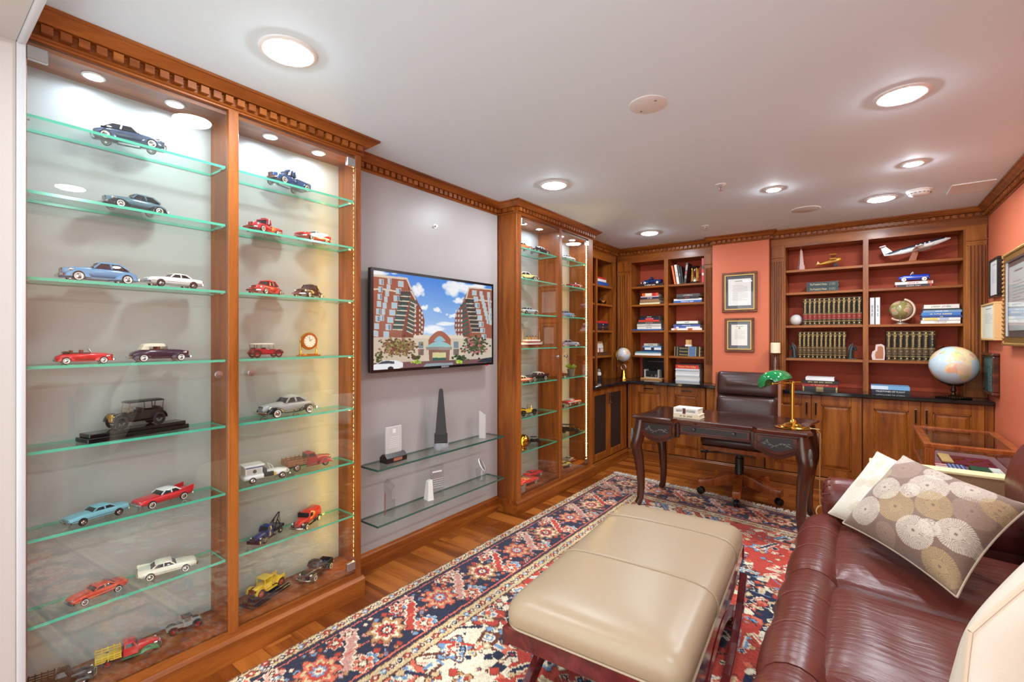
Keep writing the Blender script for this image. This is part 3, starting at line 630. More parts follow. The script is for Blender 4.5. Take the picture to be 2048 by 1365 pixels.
def antique(t,L,c,top=None,fend=(14,14,15),wh=None,kind='tourer',lampm=None):
    """brass-era open car or truck: kind tourer, truck, roadster"""
    P=paint(c); Fm=paint(fend); Lm=lampm or BRASS
    part(MB().box(-.46*L,.42*L,-.09*L,.09*L,.1*L,.13*L),'chassis',DARK,t)
    ws=('sp',wh) if wh else ('sp',DARK)
    wheels(t,L,(-.33,.33),.165,.115,.03,ws)
    h=[(-.06,.125),(.06,.125),(.062,.21),(.03,.235),(-.03,.235),(-.062,.21)]
    part(MB().loft([[(x*L,y*w*L,(z*hh+.01)*L) for y,z in h] for x,w,hh in((.42,1.2,1.0),(.2,1.5,1.08))]),'bonnet',P,t)
    part(MB().box(.42*L,.445*L,-.075*L,.075*L,.12*L,.25*L),'radiator',Lm,t,bevel=.01*L)
    if kind in('tourer','roadster'):
        xr=-.42 if kind=='tourer' else -.2
        m=MB(); 
        m.box(xr*L,.2*L,-.145*L,.145*L,.125*L,.15*L)
        for s in(-1,1):
            y0,y1=sorted((s*.145*L,s*.13*L)); m.box(xr*L,-.02*L,y0,y1,.15*L,.27*L); m.box(-.02*L,.2*L,y0,y1,.15*L,.235*L)
        m.box(xr*L,(xr+.015)*L,-.145*L,.145*L,.15*L,.28*L); m.box(.185*L,.2*L,-.145*L,.145*L,.15*L,.25*L); part(m,'body',P,t,bevel=.003*L)
        m=MB()
        for x in([xr+.03,-.08] if kind=='tourer' else [xr+.03]): m.box(x*L,(x+.12)*L,-.125*L,.125*L,.16*L,.22*L).box(x*L,(x+.035)*L,-.125*L,.125*L,.2*L,.31*L)
        part(m,'seats',colm((46,26,20),.5),t,bevel=.01*L)
        part(MB().tube([(.19*L,.05*L,.25*L),(.1*L,.05*L,.3*L)],.006*L,6),'steering_column',Lm,t)
        part(MB().lathe([(.036*L,-.003*L),(.042*L,0),(.036*L,.003*L)],14,(.1*L,.05*L,.3*L),'x',cap=False),'steering_wheel',BLACKM,t)
    if kind=='truck':
        part(MB().box(-.06*L,.2*L,-.145*L,.145*L,.13*L,.26*L),'cab_body',P,t,bevel=.006*L)
        m=MB(); 
        for x in(-.05,.17):
            for s in(-1,1): m.rbar((x*L,s*.135*L,.26*L),(x*L,s*.135*L,.4*L),.018*L,.018*L)
        m.box(-.06*L,-.045*L,-.14*L,.14*L,.26*L,.4*L); part(m,'cab_posts',P,t)
        part(MB().box(-.08*L,.2*L,-.15*L,.15*L,.4*L,.425*L),'cab_roof',P if not top else top,t,bevel=.008*L)
        part(MB().box(-.5*L,-.08*L,-.15*L,.15*L,.165*L,.185*L),'load_bed',P,t)
        for s in(-1,1):
            for z in(.21,.26): part(MB().box(-.5*L,-.08*L,min(s*.15,s*.14)*L,max(s*.15,s*.14)*L,z*L,(z+.025)*L),'side_board',P,t)
            m=MB()
            for k in range(5): m.box((-.49+k*.1)*L,(-.475+k*.1)*L,min(s*.155,s*.145)*L,max(s*.155,s*.145)*L,.165*L,.3*L)
            part(m,'stakes',P,t)
    else:
        m=MB()
        for s in(-1,1): m.tube([(.2*L,s*.13*L,.24*L),(.17*L,s*.13*L,.41*L)],.006*L,6)
        m.tube([(.17*L,-.13*L,.41*L),(.17*L,.13*L,.41*L)],.006*L,6).tube([(.185*L,-.13*L,.32*L),(.185*L,.13*L,.32*L)],.005*L,6); part(m,'windscreen_frame',Lm,t)
        if top:
            x0=-.44 if kind=='tourer' else -.24
            part(MB().loft([rrect(x0*L,.2*L,.155*L,.41*L,.03*L),rrect(x0*L,.2*L,.155*L,.425*L,.03*L),rrect((x0+.04)*L,.17*L,.12*L,.445*L,.03*L),rrect((x0+.1)*L,.1*L,.05*L,.45*L,.03*L)]),'canopy',top,t,smooth=True,angle=60)
            m=MB()
            for s in(-1,1):
                for xa,xb_ in((x0+.04,x0+.02),(x0+.22,x0+.24)): m.rbar((xa*L,s*.14*L,.26*L),(xb_*L,s*.145*L,.415*L),.01*L,.01*L)
            part(m,'canopy_bows',BLACKM,t)
    for s in(-1,1):
        m=MB(); arcwing(m,.33,.14,s*.12,s*.2,L,5,165,tail=(.12,.1)); part(m,'front_wing',Fm,t,smooth=True)
        m=MB(); arcwing(m,-.33,.14,s*.12,s*.2,L,15,180); part(m,'rear_wing',Fm,t,smooth=True)
        y0,y1=sorted((s*.12*L,s*.2*L)); part(MB().box(-.2*L,.15*L,y0,y1,.1*L,.112*L),'running_board',Fm,t)
    for s in(-1,1): part(MB().lathe([(.014*L,-.03*L),(.038*L,0),(.038*L,.012*L),(.03*L,.016*L),(0,.018*L)],12,(.43*L,s*.1*L,.2*L),'x'),'headlight',Lm,t,smooth=True)
def stake_truck(t,L,c,fend,bedc,wc=None,rails=3,tow=False):
    P=paint(c); Fm=paint(fend); Bm=paint(bedc)
    part(MB().box(-.48*L,.44*L,-.07*L,.07*L,.075*L,.1*L),'chassis',DARK,t)
    part(hull([(.1,.08,.23,.11),(.28,.09,.225,.085),(.42,.1,.205,.07),(.45,.11,.18,.05)],L,3),'bonnet',P,t,smooth=True)
    part(MB().loft([rrect(-.1*L,.13*L,.125*L,.08*L,.02*L),rrect(-.1*L,.13*L,.13*L,.23*L,.02*L)]),'cab_body',P,t,smooth=True)
    cabin(t,L,(-.1,.13),(-.085,.07),.128,.11,.228,.325,P,rc=.025,post=((0,0),(1,1)))
    w=('sp',wc) if wc else 'bk'
    wheels(t,L,(-.32,.29),.14,.075,.045,w)
    for s in(-1,1):
        m=MB(); rings=[]
        for k in range(9):
            q=-1+2*k/8; h=math.sqrt(max(0,1-q*q*.96)); rings.append([((.3+q*.15)*L,s*(.115+.05*b)*L,(.05+.11*h*a)*L) for b,a in((-1,0),(-1,.75),(-.4,1),(.5,.95),(1,.7),(1.05,.2))])
        m.loft(rings); part(m,'wing',Fm,t,smooth=True,angle=70)
        y0,y1=sorted((s*.11*L,s*.165*L)); part(MB().box(-.12*L,.15*L,y0,y1,.055*L,.068*L),'running_board',Fm,t)
    if tow:
        part(MB().box(-.48*L,-.11*L,-.15*L,.15*L,.12*L,.19*L),'service_body',Bm,t,bevel=.01*L)
        m=MB(); 
        for s in(-1,1): m.rbar((-.18*L,s*.09*L,.19*L),(-.5*L,s*.012*L,.44*L),.02*L,.02*L); m.rbar((-.38*L,s*.1*L,.19*L),(-.36*L,s*.04*L,.33*L),.018*L,.018*L)
        part(m,'crane_jib',Bm,t); part(MB().tube([(-.5*L,0,.44*L),(-.52*L,0,.24*L)],.006*L,6),'tow_cable',DARK,t); part(MB().tube([(-.52*L,0,.24*L),(-.54*L,0,.21*L),(-.51*L,0,.19*L),(-.49*L,0,.21*L)],.008*L,6),'hook',colm((170,30,24)),t)
        part(MB().box(.46*L,.5*L,-.16*L,.16*L,.06*L,.13*L),'push_bumper',Bm,t)
    else:
        part(MB().box(-.5*L,-.12*L,-.16*L,.16*L,.125*L,.145*L),'load_bed',Bm,t)
        for s in(-1,1):
            for k in range(rails): z=.165+k*.045; y0,y1=sorted((s*.16*L,s*.152*L)); part(MB().box(-.5*L,-.12*L,y0,y1,z*L,(z+.022)*L),'side_rail',Bm,t)
            m=MB()
            for k in range(5): y0,y1=sorted((s*.166*L,s*.154*L)); m.box((-.495+k*.088)*L,(-.48+k*.088)*L,y0,y1,.125*L,(.165+rails*.045)*L)
            part(m,'stakes',Bm,t)
        for k in range(rails): z=.165+k*.045; part(MB().box(-.5*L,-.49*L,-.16*L,.16*L,z*L,(z+.022)*L),'tail_rail',Bm,t); part(MB().box(-.13*L,-.12*L,-.16*L,.16*L,z*L,(z+.022)*L),'head_rail',Bm,t)
    lamps(t,L,.41,.115,.165,.026,ax=.04); bumper(t,L,.48,.15,.075); grille(t,L,.452,.05,.1,.18,5)
def icecream_truck(t,L):
    P=paint((240,240,238))
    part(hull([(-.47,.08,.16,.15),(-.44,.07,.19,.17),(-.1,.07,.19,.17),(.12,.07,.2,.165),(.3,.08,.2,.15),(.45,.09,.18,.12),(.475,.1,.15,.09)],L,3.4),'body',P,t,smooth=True,angle=60)
    part(MB().box(-.44*L,-.1*L,-.155*L,.155*L,.18*L,.36*L),'cold_box',P,t,bevel=.012*L); part(MB().box(-.47*L,-.06*L,-.17*L,.17*L,.36*L,.39*L),'box_roof',P,t,bevel=.008*L)
    for s in(-1,1):
        b=part(MB().box(-.41*L,-.12*L,*sorted((s*.1555*L,s*.1575*L)),.2*L,.31*L),'menu_panel',colm((196,190,184)),t); part(MB().lathe([(.04*L,0),(.04*L,.0015*L)],14,(-.26*L,s*.158*L,.255*L),'y'),'picture_disc',colm((70,50,46)),b)
        part(MB().box(-.43*L,-.1*L,*sorted((s*.1555*L,s*.1585*L)),.325*L,.35*L),'sign_band',colm((70,90,140)),t)
        part(MB().box(.1*L,.17*L,*sorted((s*.163*L,s*.169*L)),.1*L,.17*L),'side_sticker',colm((214,176,60)),t)
    part(MB().box(-.08*L,.12*L,-.172*L,.172*L,.1*L,.19*L),'cab_opening',colm((30,32,44)),t); part(MB().box(-.06*L,0,-.12*L,.12*L,.17*L,.27*L),'seat',colm((40,44,70)),t,bevel=.01*L)
    m=MB()
    for s in(-1,1): m.tube([(.15*L,s*.14*L,.19*L),(.09*L,s*.14*L,.32*L)],.007*L,6)
    m.tube([(.09*L,-.14*L,.32*L),(.09*L,.14*L,.32*L)],.007*L,6); part(m,'windscreen_frame',P,t)
    wheels(t,L,(-.3,.3),.15,.07,.045,'bk'); lamps(t,L,.43,.11,.15,.028,ax=.04); bumper(t,L,.49,.17,.085); grille(t,L,.47,.06,.1,.15,5)
def plinth(t,x,y,h,c=(16,15,15)):
    part(MB().box(-x/2,x/2,-y/2,y/2,-h,-h*.45).box(-x/2+.008,x/2-.008,-y/2+.008,y/2-.008,-h*.45,0),'display_base',pm('display_base_%d_%d_%d'%c,c,.18,coat=.4),t,bevel=.002)
XS=-2.262
def on1(u,z,x=XS): p=at(u,700,x=x); return (p.x,p.y,z+.001)
LFT,RGT=-PI/2,PI/2      # nose pointing down the shelf towards / away from the entrance
G1='model vehicles in the glazed case with the brass clock'; G2='model vehicles in the glazed case with the ocean liner'
def put(fn,label,u0,u1,z,rz,group=G1,name='model_car',x=XS,L=None,lift=0,**k):
    pa,pb=at(u0,700,x=x),at(u1,700,x=x); span=abs(pb.y-pa.y); ang=abs(math.cos(rz-RGT)); 
    if L is None: L=span/max(.35,ang+.38*abs(math.sin(rz-RGT)))
    t=vehicle(name,label,L,(x,(pa.y+pb.y)/2,z+.0005+lift),rz,group); fn(t,L,**k); return t
z=SZ1
put(forties,'dark blue-grey model sedan with white roof, topmost shelf beside the white door trim',178,333,z[0],RGT+.25*-1,c=(66,80,100),roof=paint((232,232,228)))
put(forties,'teal and black fastback model sedan alone on the second glass shelf',197,337,z[1],LFT+.15,c=(92,122,134),fend=(22,28,34))
put(forties,'light metallic blue fastback model sedan with whitewall tyres',113,277,z[2],LFT+.05,x=-2.25,c=(106,152,190))
put(slab_sedan,'plain white two-door model sedan beside the light blue fastback',285,403,z[2],LFT+.12,x=-2.25,c=(238,238,236),ws='bk')
put(forties,'bright red open model convertible with folded top',105,228,z[3],RGT-.06,c=(214,40,44),kind='open',soft=paint((40,34,34)))
put(forties,'dark navy model convertible with raised cream fabric top',257,378,z[3],RGT,c=(22,26,56),kind='soft')
p=put(antique,'black brass-era touring model car on a long black base',205,335,z[4],LFT+.2,x=-2.26,lift=.026,c=(14,14,15),top=paint((20,22,26)))
plinth(p,.34,.088,.026); p.scale=(1,1,1.2); p.location.z+=.0055
put(slab_sedan,'light turquoise blue sixties model coupe on the shelf below the touring car',122,258,z[5],LFT+.22,x=-2.25,c=(122,182,196),ws='bk',low=.01)
put(slab_sedan,'red tail-finned model car with white roof and whitewall tyres',262,385,z[5],LFT+.22,x=-2.26,c=(214,44,50),roof=paint((238,236,232)),fins=.05)
put(slab_sedan,'orange-red low model coupe sharing a shelf with the cream-white car',130,255,z[6],LFT+.2,x=-2.25,c=(206,70,38),low=.015)
put(slab_sedan,'cream-white two-seat model car with hardtop and small fins',273,392,z[6],RGT-.22,x=-2.25,c=(240,236,216),fins=.03)
zf=.165
put(stake_truck,'black stake-bed model truck behind the yellow-bedded truck',76,172,zf,RGT-.3,name='model_truck',L=.185,x=-2.245,c=(24,26,28),fend=(20,22,24),bedc=(30,32,30))
put(stake_truck,'red and green model truck with long yellow stake bed',190,322,zf,RGT-.2,name='model_truck',L=.2,x=-2.25,c=(206,36,44),fend=(50,120,66),bedc=(226,190,54),wc=paint((200,40,40)),rails=2)
put(antique,'silver-grey delivery model truck with red spoked wheels',331,405,zf,RGT-.12,name='model_truck',x=-2.275,c=(150,156,150),kind='truck',top=paint((24,24,24)),wh=paint((196,30,36)))
put(forties,'deep blue model pickup on a glass shelf above the red pickup',528,623,z[0],LFT+.3,name='model_truck',L=.235,tall=.02,c=(34,70,116),kind='pickup')
put(forties,'red model pickup with side-mounted spare wheel',492,563,z[1],LFT+.5,name='model_truck',L=.2,tall=.03,c=(206,30,44),kind='pickup',spare=True)
put(slab_sedan,'white and red two-tone fifties model car beside the red pickup',587,662,z[1],LFT+.42,L=.2,c=(206,44,36),roof=paint((236,234,228)),two=(240,236,230),fins=.02)
put(forties,'red rounded model coupe facing out of the cabinet',503,560,z[2],LFT+.55,L=.195,tall=.035,c=(206,50,44),kind='coupe')
put(forties,'black rounded model coupe next to the red coupe',585,648,z[2],LFT+.55,L=.195,tall=.035,c=(18,18,20),kind='coupe')
put(antique,'red touring model car with beige canopy beside the brass clock',498,563,z[3],RGT,c=(176,26,40),top=CREAM,fend=(150,20,34),wh=paint((190,30,40)),lampm=CHROME)
put(forties,'silver model coupe with black wings alone on its shelf',511,630,z[4],LFT+.12,x=-2.255,c=(168,166,162),fend=(24,24,26),kind='coupe')
put(lambda t,L:icecream_truck(t,L),'white ice cream vending model truck with open cab',480,577,z[5],RGT-.12,name='model_truck',x=-2.245)
put(stake_truck,'dark red model pickup truck with wooden bed rails',570,662,z[5],RGT-.05,name='model_truck',x=-2.28,c=(150,34,40),fend=(150,34,40),bedc=(150,90,50),rails=2)
put(stake_truck,'dark blue model tow truck with black crane jib',498,567,z[6],LFT+.55,name='model_truck',x=-2.262,L=.2,c=(34,54,110),fend=(26,30,44),bedc=(24,28,44),tow=True)
put(forties,'red panel delivery model van with black wings',583,640,z[6],LFT+.55,name='model_truck',x=-2.265,L=.195,c=(206,54,40),fend=(22,20,20),kind='panel')
p=put(antique,'yellow stake-bed model truck on a black base',490,572,zf,LFT+.33,name='model_truck',x=-2.26,lift=.022,c=(236,200,40),kind='truck',fend=(230,196,40),wh=paint((220,80,40)))
plinth(p,.225,.085,.022,(22,24,30))
put(forties,'black model pickup with pale wheels on the cabinet floor',592,670,zf,LFT+.42,name='model_truck',x=-2.26,L=.215,tall=.02,c=(26,26,24),kind='pickup')
# brass clock
p=on1(617,z[3]); t=thing('desk_clock','brass mantel clock with round white dial on a glass shelf','clock',p,PI/2)
part(MB().box(-.055,.055,-.02,.02,0,.006).box(-.045,.045,-.016,.016,.006,.01),'base',BRASS,t,bevel=.001)
for s in(-1,1): part(MB().lathe([(.006,.01),(.006,.02),(.004,.024),(.004,.075),(.006,.079),(.006,.088),(0,.09)],12,(s*.042,0,0)),'column',BRASS,t,smooth=True)
part(MB().lathe([(.03,-.012),(.042,-.012),(.045,-.004),(.042,.01),(.03,.012)],28,(0,0,.075),'y'),'case',BRASS,t,smooth=True)
d=part(MB().lathe([(.031,-.0135),(0,-.0136)],24,(0,0,.075),'y',cap=False),'dial',pm('clock_dial',(238,230,206),.5),t)
m=MB(); 
for k in range(12): a=2*PI*k/12; m.cbox((.026*math.sin(a),-.0142,.075+.026*math.cos(a)),(.003,.0006,.003))
part(m,'hour_marks',DARK,d); part(MB().rbar((0,-.0145,.075),(.012,-.0145,.085),.001,.002).rbar((0,-.0145,.075),(-.004,-.0145,.098),.001,.0016),'hands',DARK,d)
# ---- second glazed case
z=SZ2; XS=-2.28
def p2(fn,label,u0,u1,zz,rz,name='model_car',**k): return put(fn,label,u0,u1,zz,rz,group=G2,name=name,x=k.pop('x',-2.27),L=k.pop('L',None),**k)
p2(slab_sedan,'orange and white model car beside the black tail-finned one',1026,1061,z[0],RGT-.2,L=.19,c=(220,120,60),roof=paint((240,238,232)))
p2(slab_sedan,'black tail-finned model car with white roof, on the shelf with the orange car',1062,1096,z[0],RGT-.1,L=.21,c=(28,26,36),roof=paint((240,240,240)),fins=.03)
p2(forties,'cream and black two-tone model sedan with pale roof',1034,1071,z[1],RGT-.45,L=.21,c=(226,214,150),fend=(30,28,34),roof=paint((236,236,236)))
p2(slab_sedan,'pale silver-blue model car with red interior above the ocean liner',1036,1074,z[2],RGT-.1,L=.21,c=(176,190,204),ws='bk')
p2(slab_sedan,'coral and white fifties model car by the black hardtop',1029,1059,z[4],RGT-.2,L=.19,x=-2.25,c=(226,106,76),roof=paint((240,236,230)),two=(240,236,230))
p2(slab_sedan,'black model hardtop with white roof on the shelf below the ocean liner',1053,1092,z[4],LFT-.2,L=.23,x=-2.3,c=(34,26,34),roof=paint((234,230,222)),fins=.025)
p2(antique,'yellow and black antique model roadster with brass lamps',1036,1068,z[5],RGT-.15,L=.2,x=-2.26,c=(226,196,70),kind='roadster',fend=(20,18,16))
p2(antique,'tiny dark antique model car beside the golden ball',1058,1076,z[6],RGT-.7,L=.13,x=-2.31,c=(40,44,40),kind='roadster',top=paint((30,32,30)),lampm=CHROME)
p2(slab_sedan,'red open model sports car on the cabinet floor',1036,1070,zf,RGT-.15,L=.22,x=-2.24,c=(222,52,48),open_=True,seat=(206,150,120),low=.02)
p2(slab_sedan,'second red model sports car, parked behind the open one',1054,1078,zf,RGT-.1,L=.2,x=-2.32,c=(214,40,40),low=.03)
p2(slab_sedan,'white model car on the top shelf of the narrow bay',1118,1147,z[0],RGT-.15,L=.2,c=(232,232,222))
p2(forties,'small black model car beside the maroon one',1113,1129,z[1],RGT-.2,L=.13,x=-2.3,c=(24,24,26))
p2(slab_sedan,'maroon-red model car next to the small black model car',1136,1160,z[1],RGT-.25,L=.17,x=-2.25,c=(176,26,36))
p2(forties,'light blue model coupe alone on a shelf of the narrow bay',1119,1144,z[2],RGT-.35,L=.19,c=(120,164,196),kind='coupe')
p2(forties,'grey-lilac model sedan facing out, on the shelf above the potted plant',1128,1151,z[3],RGT-.95,L=.19,c=(170,170,190))
p2(antique,'dark red antique model car half hidden beside the potted plant',1115,1132,z[4],RGT-.2,L=.14,c=(130,36,30),kind='roadster',fend=(40,22,20))
p2(slab_sedan,'long red and white open model convertible',1124,1160,z[5],RGT-.15,L=.22,c=(206,30,40),two=(236,232,226),open_=True,seat=(226,220,212),x=-2.26)
p2(forties,'small black model car behind the red and white convertible',1110,1128,z[5],RGT-.3,L=.13,c=(20,20,20),x=-2.24)
p2(antique,'black and brass antique model car facing out of the narrow bay',1130,1151,z[6],RGT-1.0,L=.19,c=(24,26,22),top=paint((40,44,40)),x=-2.27)
p2(stake_truck,'silver-grey old model truck on the floor of the narrow bay',1126,1146,zf,RGT-.2,name='model_truck',L=.17,c=(170,160,146),fend=(150,60,44),bedc=(160,158,150),x=-2.31)
p2(forties,'mustard yellow model car on the floor of the narrow bay',1116,1138,zf,RGT-.25,L=.18,c=(214,176,70),fend=(40,40,44),x=-2.25)
# ocean liner
t=thing('ocean_liner_model','model ocean liner with white decks, red hull and golden masts','model ship',on1(1063,z[3],-2.28),PI/2); L=.34
part(MB().box(-.14,.14,-.03,.03,0,.008),'stand',BZ,t)
st=[(-.5,.06,.13,.02),(-.46,.04,.13,.07),(-.3,.03,.12,.1),(.1,.03,.12,.105),(.35,.035,.125,.08),(.46,.05,.14,.035),(.5,.08,.15,.004)]
part(MB().loft([[(x*L,-w*L*k,zz*L) for k,zz in((.4,a),(.9,(a+.075)/2),(1,.075))]+[(x*L,w*L*k,zz*L) for k,zz in((1,.075),(.9,(a+.075)/2),(.4,a))] for x,a,b,w in st]),'lower_hull',paint((150,30,28)),t)
part(MB().loft([[(x*L,-w*L,.0755*L),(x*L,-w*L*1.02,b*L),(x*L,w*L*1.02,b*L),(x*L,w*L,.0755*L)] for x,a,b,w in st]),'upper_hull',paint((228,226,220)),t)
part(MB().loft([rrect(-.38*L,.36*L,.08*L,.12*L,.04*L),rrect(-.38*L,.36*L,.08*L,.155*L,.04*L)]),'lower_deck',paint((140,34,30)),t)
part(MB().loft([rrect(-.34*L,.32*L,.085*L,.156*L,.04*L),rrect(-.33*L,.31*L,.08*L,.2*L,.04*L)]),'upper_deck',paint((240,238,232)),t)
for x in(-.2,-.07,.06,.19):
    f=part(MB().lathe([(.02*L,.2*L),(.02*L,.27*L)],12,(x*L,0,0)),'funnel',paint((206,150,60)),t); part(MB().lathe([(.0205*L,.27*L),(.0205*L,.29*L)],12,(x*L,0,0)),'funnel_top',DARK,f)
for x in(-.38,.37): part(MB().tube([(x*L,0,.13*L),(x*L,0,.42*L)],.0035*L*1.6,6),'mast',paint((220,160,70)),t)
# potted plant
t=thing('potted_plant','small leafy green plant in a grey pot on a glass shelf','plant',on1(1142,z[4],-2.26))
part(MB().lathe([(.028,0),(.038,.06),(.041,.06),(.041,.068),(.035,.068),(.034,.058)],18),'pot',colm((120,112,96),.6),t,smooth=True); part(MB().lathe([(.034,.056),(0,.06)],14,cap=False),'soil',colm((50,36,24),.9),t)
LEAF=pm('leaf_green',(150,176,60),.5)
for k in range(16):
    a=2*PI*k/16+random.uniform(-.2,.2); r=random.uniform(.03,.06); h=random.uniform(.03,.06); m=MB(); c,s=math.cos(a),math.sin(a)
    m.add([(0,0,.06),(c*r*.5-s*.006,s*r*.5+c*.006,.06+h),(c*r,s*r,.06+h*.7),(c*r*.5+s*.006,s*r*.5-c*.006,.06+h)],[(0,1,2),(0,2,3)]); part(m,'leaf',LEAF,t)
# golden ball trophy
t=thing('golden_ball','golden ball on a small round foot on a glass shelf','ornament',on1(1046,z[6],-2.25))
part(MB().lathe([(.03,0),(.03,.006),(.012,.012),(.01,.02)],18),'foot',BRASS,t,smooth=True); part(MB().sphere((0,0,.07),.055,22,14),'ball',BRASS,t,smooth=True,angle=80)
# ------------------------------------------------------------------ television
def tv_image(nx,ny):
    s,v=np.meshgrid(np.linspace(0,1,nx),np.linspace(0,1,ny)); zl,zr=2.71,3.6
    p=zr*s/(zl*(1-s)+zr*s); X=165+p*1335; top=108+(X-175)*.1336; bot=1250-(X-158)*.0633; Y=top+v*(bot-top)
    im=np.zeros((ny,nx,3)); k=np.clip(v*1.25,0,1)[...,None]; im[:]=np.array((74,138,226))*(1-k)+np.array((206,224,244))*k
    rg=np.random.default_rng(3)
    def blob(m,c): im[m]=c
    def cloud(cx,cy,rx,ry,n=26,c=(246,248,252)):
        for _ in range(n):
            a,b=rg.normal(0,.45,2); r=rg.uniform(.2,.5); d=((X-cx-a*rx)/(rx*r))**2+((Y-cy-b*ry)/(ry*r*1.3))**2
            w=np.clip(1.3-d,0,1)[...,None]*.7; im[:]=im*(1-w)+np.array(c)*w
    for c in((240,140,110,30),(660,340,60,60),(735,535,45,25),(1070,300,100,70),(1250,300,160,50),(1130,450,60,30),(890,560,50,22),(1065,625,45,25),(980,720,110,18),(860,780,150,40)): cloud(*c)
    def poly(pts,c): im[inpoly(X,Y,pts)]=c
    BR,BR2,ST=(158,92,72),(136,76,60),(222,206,184)
    poly([(150,165),(545,205),(600,330),(660,450),(720,570),(745,690),(735,800),(720,880),(620,900),(150,900)],BR2)
    poly([(150,160),(545,205),(560,300),(480,900),(150,900)],BR)
    poly([(150,150),(550,192),(600,320),(590,335),(540,215),(150,178)],ST); poly([(150,318),(270,312),(340,325),(480,350),(600,340),(650,440),(640,450),(590,360),(480,366),(330,342),(270,330),(150,335)],ST)
    poly([(1110,880),(1080,760),(1090,620),(1170,470),(1245,300),(1510,320),(1510,900)],BR2); poly([(1260,880),(1215,420),(1250,300),(1510,325),(1510,930)],BR)
    poly([(1205,420),(1240,292),(1510,316),(1510,328),(1250,308),(1222,420),(1510,455),(1510,470),(1200,432),(1140,530),(1130,530)],ST)
    W1,W2=(170,198,216),(104,136,164)
    def win(cx,cy,w,h,lean=0):
        poly([(cx-w,cy-h),(cx+w,cy-h+lean),(cx+w,cy+h+lean),(cx-w,cy+h)],(210,198,186)); poly([(cx-w+6,cy-h+6),(cx-2,cy-h+6+lean/2),(cx-2,cy+h-6+lean/2),(cx-w+6,cy+h-6)],W1); poly([(cx+3,cy-h+6+lean/2),(cx+w-6,cy-h+6+lean),(cx+w-6,cy+h-6+lean),(cx+3,cy+h-6+lean/2)],W2 if rg.random()<.5 else W1)
    for r in range(8):
        f=r/7
        for (x0,y0,x1,y1,w) in((195,830,255,240,26),(310,838,475,262,32),(250,720,350,230,22)):
            if r==0 and w==22: continue
            win(x0+(x1-x0)*f,y0+(y1-y0)*f,w,34,3)
        for (x0,y0,x1,y1,w) in((1412,868,1305,360,26),(1460,690,1380,370,18),(1490,700,1465,380,16)): win(x0+(x1-x0)*f,y0+(y1-y0)*f,w,30,2)
        x,y_=445+f*90,760-f*380; poly([(x-60,y_-30),(x+50,y_-35),(x+50,y_+25),(x-60,y_+20)],(70,66,62)); poly([(x-62,y_+18),(x+52,y_+22),(x+52,y_+34),(x-62,y_+30)],ST); poly([(x-58,y_-5),(x+48,y_-6),(x+48,y_+18),(x-58,y_+16)],(58,84,80))
        x,y_=575+f*45,790-f*330; poly([(x-35,y_-30),(x+40,y_+10),(x+40,y_+40),(x-35,y_+4)],(64,92,88)); poly([(x-35,y_+4),(x+40,y_+40),(x+40,y_+52),(x-35,y_+16)],ST)
        x,y_=1320-f*70,790-f*330; poly([(x-45,y_-30),(x+50,y_-26),(x+50,y_+24),(x-45,y_+22)],(66,62,60)); poly([(x-45,y_+20),(x+50,y_+22),(x+50,y_+32),(x-45,y_+30)],ST)
        x,y_=1215-f*35,820-f*330; poly([(x-35,y_+14),(x+35,y_-24),(x+35,y_+4),(x-35,y_+42)],(64,92,88))
    for x in(640,690,715):
        for y_ in range(520,860,55): poly([(x-8,y_-16+(x-640)),(x+8,y_-12+(x-640)),(x+8,y_+14+(x-640)),(x-8,y_+10+(x-640))],(214,210,206))
    for x in(1100,1130,1160):
        for y_ in range(560,850,55): poly([(x-8,y_),(x+8,y_-6),(x+8,y_+22),(x-8,y_+28)],(210,206,202))
    poly([(150,870),(620,880),(640,1220),(150,1240)],(206,190,170)); poly([(1180,870),(1510,890),(1510,1180),(1180,1190)],(206,192,174))
    poly([(620,860),(1180,858),(1200,1200),(600,1215)],(214,198,176)); poly([(620,850),(800,848),(800,890),(620,885)],(228,214,192)); poly([(1010,845),(1180,856),(1180,890),(1010,885)],(228,214,192))
    A=[(790+i*12.5,900-95*math.sin(PI*i/20)-(-1 if i in(0,20) else 1)*5) for i in range(21)]; poly([(790,980)]+A+[(1040,980)],(168,96,76)); poly([(850,920)]+[(850+i*6.5,912-50*math.sin(PI*i/20)) for i in range(21)]+[(980,920)],(150,190,204))
    poly([(760,985)]+[(760+i*15,985-65*math.sin(PI*i/20)) for i in range(21)]+[(1060,985)],(150,196,200)); poly([(758,985),(1058,985),(1050,1020),(765,1020)],(150,140,130)); poly([(790,1020),(1030,1020),(1020,1180),(800,1185)],(140,96,84)); poly([(835,1050),(985,1050),(985,1165),(835,1170)],(214,206,150)); poly([(835,1110),(985,1110),(985,1165),(835,1170)],(56,96,84))
    for x in(705,1100): poly([(x-28,925),(x+28,925),(x+28,1000),(x-28,1000)],(120,140,150)); poly([(x-32,1010),(x+32,1010),(x+30,1080),(x-30,1080)],(120,104,96))
    poly([(150,1170),(1510,1120),(1510,1260),(150,1290)],(120,84,84)); poly([(760,1180),(1060,1165),(1080,1250),(700,1250)],(150,160,170))
    def tree(cx,cy,rx,ry,cols,n):
        for _ in range(n):
            a,b=rg.normal(0,.42,2); x,y_=cx+a*rx,cy+b*ry; m=((X-x)/13)**2+((Y-y_)/11)**2<1; im[m]=np.array(cols[rg.integers(len(cols))])*rg.uniform(.75,1.15)
    tree(450,980,200,110,((140,120,70),(120,100,60),(170,110,90),(160,150,90),(110,70,56)),480); tree(1310,970,130,110,((70,90,60),(90,100,66),(190,110,110),(60,76,54)),330); tree(230,1110,60,60,((60,76,40),(80,90,50)),30); tree(650,1110,70,40,((96,60,56),(70,80,50)),40); tree(1140,1110,90,40,((50,66,44),(70,86,50)),40)
